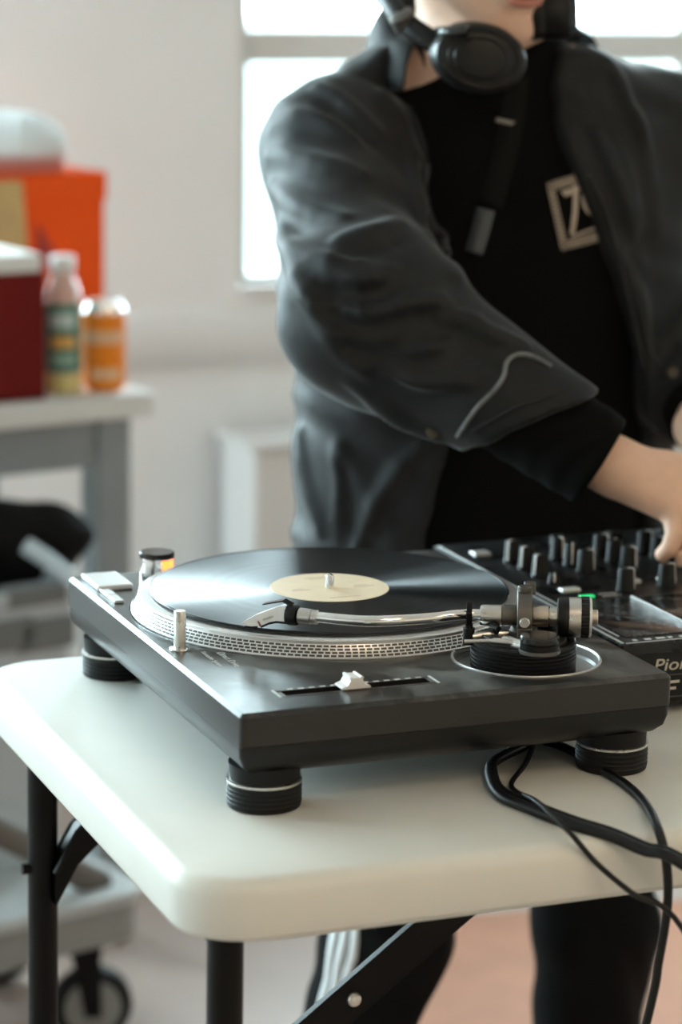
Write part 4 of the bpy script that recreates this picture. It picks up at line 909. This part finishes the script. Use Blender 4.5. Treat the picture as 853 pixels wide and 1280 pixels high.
for y0 in (.036, .48): MB().box((-1.413, y0, ZW-.112), (-.085, y0+.04, ZW-.036), BM).build('apron', bench_m, WBn, bevel=.003)
for x0 in (-.078, -1.462): MB().box((x0, .085, ZW-.112), (x0+.04, .475, ZW-.036), BM).build('apron', bench_m, WBn, bevel=.003)
def bpos(x, y): p = onz(x, y, ZW); return Vector((p.x, p.y, ZW))
# orange drinks can
p = bpos(130, 487); Mq = Matrix.Translation(p)
t = thing('drinks_can', p, 'orange aluminium drinks can standing at the end of the workbench', 'can')
orange_m = mat('orange_can_print', (.93, .27, .015), .35, spec=.3); MB().lathe([(.024, 0), (.026, .002), (.0315, .010), (.0325, .014), (.0325, .118)], 48, Mq).build('body', orange_m, t)
MB().lathe([(.0325, .118), (.0318, .122), (.0275, .131), (.0275, .1335), (.0262, .1335), (.0255, .1305), (0, .1300)], 48, Mq).build('lid', chrome_m, t)
MB().lathe([(.03262, .073), (.03262, .092)], 24, Mq, math.radians(190), math.radians(310)).build('print_band', mat('peach_print', (.80, .50, .30), .4), t)
MB().lathe([(.03262, .020), (.03262, .036)], 16, Mq, math.radians(215), math.radians(300)).build('print_patch', mat('peach_print', (1, 1, 1)), t)
MB().box((-.008, -.004, .1306), (.012, .004, .1318), Mq).build('ring_pull', chrome_m, t)
# bottle
p = bpos(79, 491); Mq = Matrix.Translation(p)
t = thing('juice_bottle', p, 'clear plastic bottle with green label and white cap on the workbench', 'bottle')
MB().lathe([(.022, 0), (.0265, .003), (.027, .010), (.027, .135), (.0255, .150), (.019, .168), (.0150, .178), (.0150, .183)], 40, Mq).build('body', mat('pinkish_clear_plastic', (.80, .52, .44), .25, trans=.25), t)
MB().lathe([(.0273, .034), (.0276, .035), (.0276, .134), (.0273, .135)], 40, Mq).build('label', mat('green_label', (.06, .20, .15), .4), t)
for z0, z1, c_, nm in ((.100, .122, (.55, .65, .62), 'white'), (.070, .088, (.75, .40, .10), 'amber'), (.046, .060, (.30, .45, .38), 'pale green')): MB().lathe([(.0279, z0), (.0279, z1)], 20, Mq, math.radians(215), math.radians(295)).build('label_patch', mat(nm+' label ink', c_, .5), t)
MB().lathe([(.0275, .003), (.0279, .006), (.0279, .030), (.0275, .032)], 40, Mq).build('lower_band', mat('yellow_band', (.70, .55, .22), .5), t)
MB().lathe([(.0175, .181), (.0180, .183), (.0180, .2020), (.0170, .2040), (0, .2042)], 40, Mq).build('cap', white_m, t)
# dark red carton with white lid
def bench_box(name, x0, y0, x1, y1, z0, z1): return MB().box((x0, y0, z0), (x1, y1, z1), BM)
p = BM.inverted() @ bpos(58, 499); t = thing('red_carton', BM @ Vector((p.x-.1, p.y+.08, ZW)), 'dark red carton with white lid at the front of the workbench', 'carton')
MB().box((p.x-.26, p.y, ZW), (p.x, p.y+.16, ZW+.187), BM).build('carton_body', mat('dark_red_card', (.15, .007, .005), .6, spec=.15, var=.1, vscale=8), t, bevel=.003)
MB().box((p.x-.262, p.y-.002, ZW+.187), (p.x-.006, p.y+.162, ZW+.214), BM).build('lid', mat('white_card', (.78, .79, .77), .6), t, bevel=.005)
# orange box behind
q = BM.inverted() @ ony(131, 440, 2.32); t = thing('orange_box', BM @ Vector((q.x-.1, q.y+.1, ZW)), 'tall bright orange cardboard box behind the bottle and can', 'box')
zt_ = ony(131, 214, 2.32).z
MB().box((q.x-.26, q.y, ZW), (q.x, q.y+.18, zt_), BM).build('box_body', mat('orange_card', (.93, .10, .005), .6, spec=.2, var=.06, vscale=6), t, bevel=.002)
MB().box((q.x-.26, q.y-.004, zt_-.045), (q.x+.002, q.y-.0005, zt_), BM).build('flap', mat('orange_card', (1, 1, 1)), t)
Mf = BM @ Matrix.Translation((q.x, q.y-.0015, 0)) @ Matrix.Rotation(math.pi/2, 4, 'X')
MB().prism([(-.120, zt_-.075), (-.120, zt_-.150), (-.072, zt_-.150)], 0, .001, Mf).build('printed_triangle', mat('brick_red_ink', (.38, .03, .02), .5), t)
MB().prism([(-.125, zt_-.160), (-.060, zt_-.152), (-.062, zt_-.166), (-.125, zt_-.172)], 0, .001, Mf).build('printed_stripe', mat('coral_ink', (.80, .20, .10), .5), t)
MB().prism([(-.26, zt_-.008), (-.150, zt_-.008), (-.135, zt_-.20), (-.26, zt_-.20)], 0, .012, Mf).build('tan_panel', mat('tan_card', (.52, .36, .15), .6, var=.1, vscale=12), t, bevel=.002)
# white folded cloth and red tray on the box
ct_ = BM @ Vector((q.x-.16, q.y+.09, zt_)); t2 = thing('red_tray', ct_, 'shallow pinkish red tray lying on top of the orange box', 'tray')
mb = MB(); mb.prism(rrect(q.x-.27, q.y+.01, q.x-.058, q.y+.16, .02), zt_, zt_+.024, BM); mb.build('tray_body', mat('pinkish_red_plastic', (.62, .20, .16), .5), t2, bevel=.004)
mb = MB(); mb.prism(rrect(q.x-.275, q.y+.005, q.x-.053, q.y+.165, .022), zt_+.020, zt_+.026, BM); mb.build('tray_rim', mat('pale_pink_plastic', (.70, .45, .42), .5), t2, bevel=.002)
cz = zt_+.026; wc = np.array(BM @ Vector((q.x-.150, q.y+.085, cz)))
def cloth(P): return np.maximum(smin(ell(P, tuple(wc+np.array((0, 0, .015))), (.115, .085, .052)), ell(P, tuple(wc+np.array((.045, 0, .012))), (.062, .075, .040)), .03) + .002*np.sin(90*P[:, 0]+30*P[:, 2])*np.sin(70*P[:, 1]), wc[2]-P[:, 2])
o = sdf_obj('folded_cloth', [(cloth, tuple(wc-.14), tuple(wc+.14), .005)], mat('white_cotton', (.76, .80, .81), .9, bump=.2), None, 2); tag(o, 'white folded cloth bundle on the red tray', 'cloth')

# ------------------------------------------------------------------ rolling platform, tub and bag under the bench
ZD = -.665
k0 = onz(192, 1108, ZD); BA2 = math.radians(16); f1 = Vector((math.cos(BA2), math.sin(BA2), 0)); f2 = Vector((-math.sin(BA2), math.cos(BA2), 0))
DM = Matrix((f1, f2, Vector((0, 0, 1)))).transposed().to_4x4(); DM.translation = Vector((k0.x, k0.y, 0))
cart_m = mat('pale_grey_plastic', (.50, .52, .52), .45, var=.06, vscale=8); cartd_m = mat('mid_grey_plastic', (.28, .28, .27), .5)
ca = thing('rolling_platform', (k0.x-.3, k0.y+.2, ZF), 'pale grey rolling platform on black casters under the workbench', 'platform cart')
mb = MB(); mb.prism(rrect(-.85, 0, 0, .40, .045), ZD-.020, ZD, DM); mb.build('deck', cart_m, ca, bevel=.006)
mb = MB(); mb.prism(rrect(-.842, .008, -.008, .392, .04), ZD-.075, ZD-.020, DM); mb.build('skirt', cartd_m, ca, bevel=.004)
hm = MB().tube(spline([DM @ Vector((-.52, .02, ZD+.30)), DM @ Vector((-.25, .03, ZD+.13)), DM @ Vector((-.075, .045, ZD+.012)), DM @ Vector((-.05, .05, ZD+.002))], 5), .020, 12, .6).build('folded_handle', mat('brown_grey_tube', (.13, .115, .10), .5), ca)  # dark diagonal band, built as a brown-grey tube
for x, y in ((-.085, .065), (-.77, .065), (-.085, .33), (-.77, .33)):
    c = DM @ Vector((x, y, ZF+.058)); wx = (f1*.45+f2*.9).normalized()*-1; wd = Vector((0, 0, 1)).cross(wx)
    c = c + wd*.02
    fk = MB(); Mw = axis(c, wx, (0, 0, 1))
    fk.lathe([(.034, 0), (.036, .003), (.036, .010)], 24, Matrix.Translation((DM @ Vector((x, y, ZD-.0850)))))
    for s_ in (-1, 1): fk.add([Mw @ Vector(v) for v in ((-.012, -.012, s_*.020), (-.012, .012, s_*.020), (.088, .030, s_*.020), (.088, -.010, s_*.020), (-.012, -.012, s_*.024), (-.012, .012, s_*.024), (.088, .030, s_*.024), (.088, -.010, s_*.024))], [(0, 1, 2, 3), (4, 5, 6, 7), (0, 1, 5, 4), (1, 2, 6, 5), (2, 3, 7, 6), (3, 0, 4, 7)])
    fk.box((.080, -.012, -.024), (.092, .032, .024), Mw); fk.box((.088, -.010, -.016), (.160, .026, .016), Mw)
    fk = fk.build('caster_fork', black_m, ca)
    MB().lathe([(.020, -.017), (.046, -.017), (.054, -.014), (.0575, -.006), (.0575, .006), (.054, .014), (.046, .017), (.020, .017)], 40, Mw).build('wheel', rubber_m, fk)
    MB().lathe([(.006, -.021), (.040, -.0175), (.040, .0175), (.006, .021)], 32, Mw).build('wheel_hub', cartd_m, fk)
# grey tub with handle slots
tb = thing('storage_tub', DM @ Vector((-.45, .26, ZD)), 'blue-grey plastic storage tub with slotted side on the rolling platform', 'tub')
tub_m = mat('blue_grey_plastic', (.50, .55, .58), .45, var=.05, vscale=6)
ztb = ony(60, 716, 1.85).z; xr = (DM.inverted() @ ony(97, 760, 1.80)).x
mb = MB(); x0, x1, y0, y1 = xr-.50, xr, .16, .385
mb.loft([[DM @ Vector((x, y, z)) for x, y in rrect(x0+i, y0+i*.6, x1-i, y1-i*.6, .03)] for i, z in ((.03, ZD), (.004, ztb-.02), (.0, ztb-.02), (-.006, ztb-.016), (-.006, ztb), (.010, ztb), (.012, ztb-.03), (.034, ZD+.012))], True); mb.build('tub_shell', tub_m, tb, bevel=.002)
for (px, py, w, h_) in ((25, 737, .050, .014), (40, 785, .045, .022), (-20, 785, .045, .022)):
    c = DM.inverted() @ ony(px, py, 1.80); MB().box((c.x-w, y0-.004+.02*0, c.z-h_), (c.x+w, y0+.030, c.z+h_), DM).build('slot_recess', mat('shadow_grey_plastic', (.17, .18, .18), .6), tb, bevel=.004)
MB().tube([DM @ (DM.inverted() @ ony(32, 682, 1.80)), DM @ (DM.inverted() @ ony(60, 700, 1.78)), DM @ (DM.inverted() @ ony(88, 722, 1.76))], .012, 12).build('lift_handle', tub_m, tb)
bc = np.array(ony(30, 665, 1.90))
def bag(P):
    d = smin(ell(P, tuple(bc+np.array((-.05, .02, -.005))), (.13, .075, .052)), ell(P, tuple(bc+np.array((.052, .0, -.010))), (.050, .055, .036)), .03); d = smin(d, ell(P, tuple(bc+np.array((-.03, .02, -.05))), (.105, .06, .04)), .03)
    return d + .004*np.sin(60*P[:, 0]+20*P[:, 2])*np.sin(50*P[:, 2]+30*P[:, 1])
o = sdf_obj('black_bag', [(bag, tuple(bc-.24), tuple(bc+.18), .007)], mat('black_bag_nylon', (.005, .0045, .0045), .8, spec=.15), None, 2); tag(o, 'crumpled black fabric bag lying in the blue-grey tub', 'bag')
# white heater cabinet below the window
hx = ony(318, 556, 2.74); t = thing('heater_cabinet', (hx.x+.6, 2.80, ZF), 'white heater cabinet standing on the floor below the window', 'heater')
hz = hx.z
MB().box((hx.x, 2.74, ZF), (hx.x+1.5, RY1-.031, hz-.012)).build('casing', mat('white_enamel', (.74, .72, .70), .45), t, bevel=.008)
MB().box((hx.x-.012, 2.728, hz-.012), (hx.x+1.512, RY1-.031, hz)).build('top_shelf', mat('white_enamel', (1, 1, 1)), t, bevel=.004)
for i in range(10): MB().box((hx.x+.08+i*.14, 2.737, ZF+.10), (hx.x+.18+i*.14, 2.741, ZF+.16)).build('vent_slot', mat('vent_shadow', (.10, .10, .10), .7), t)
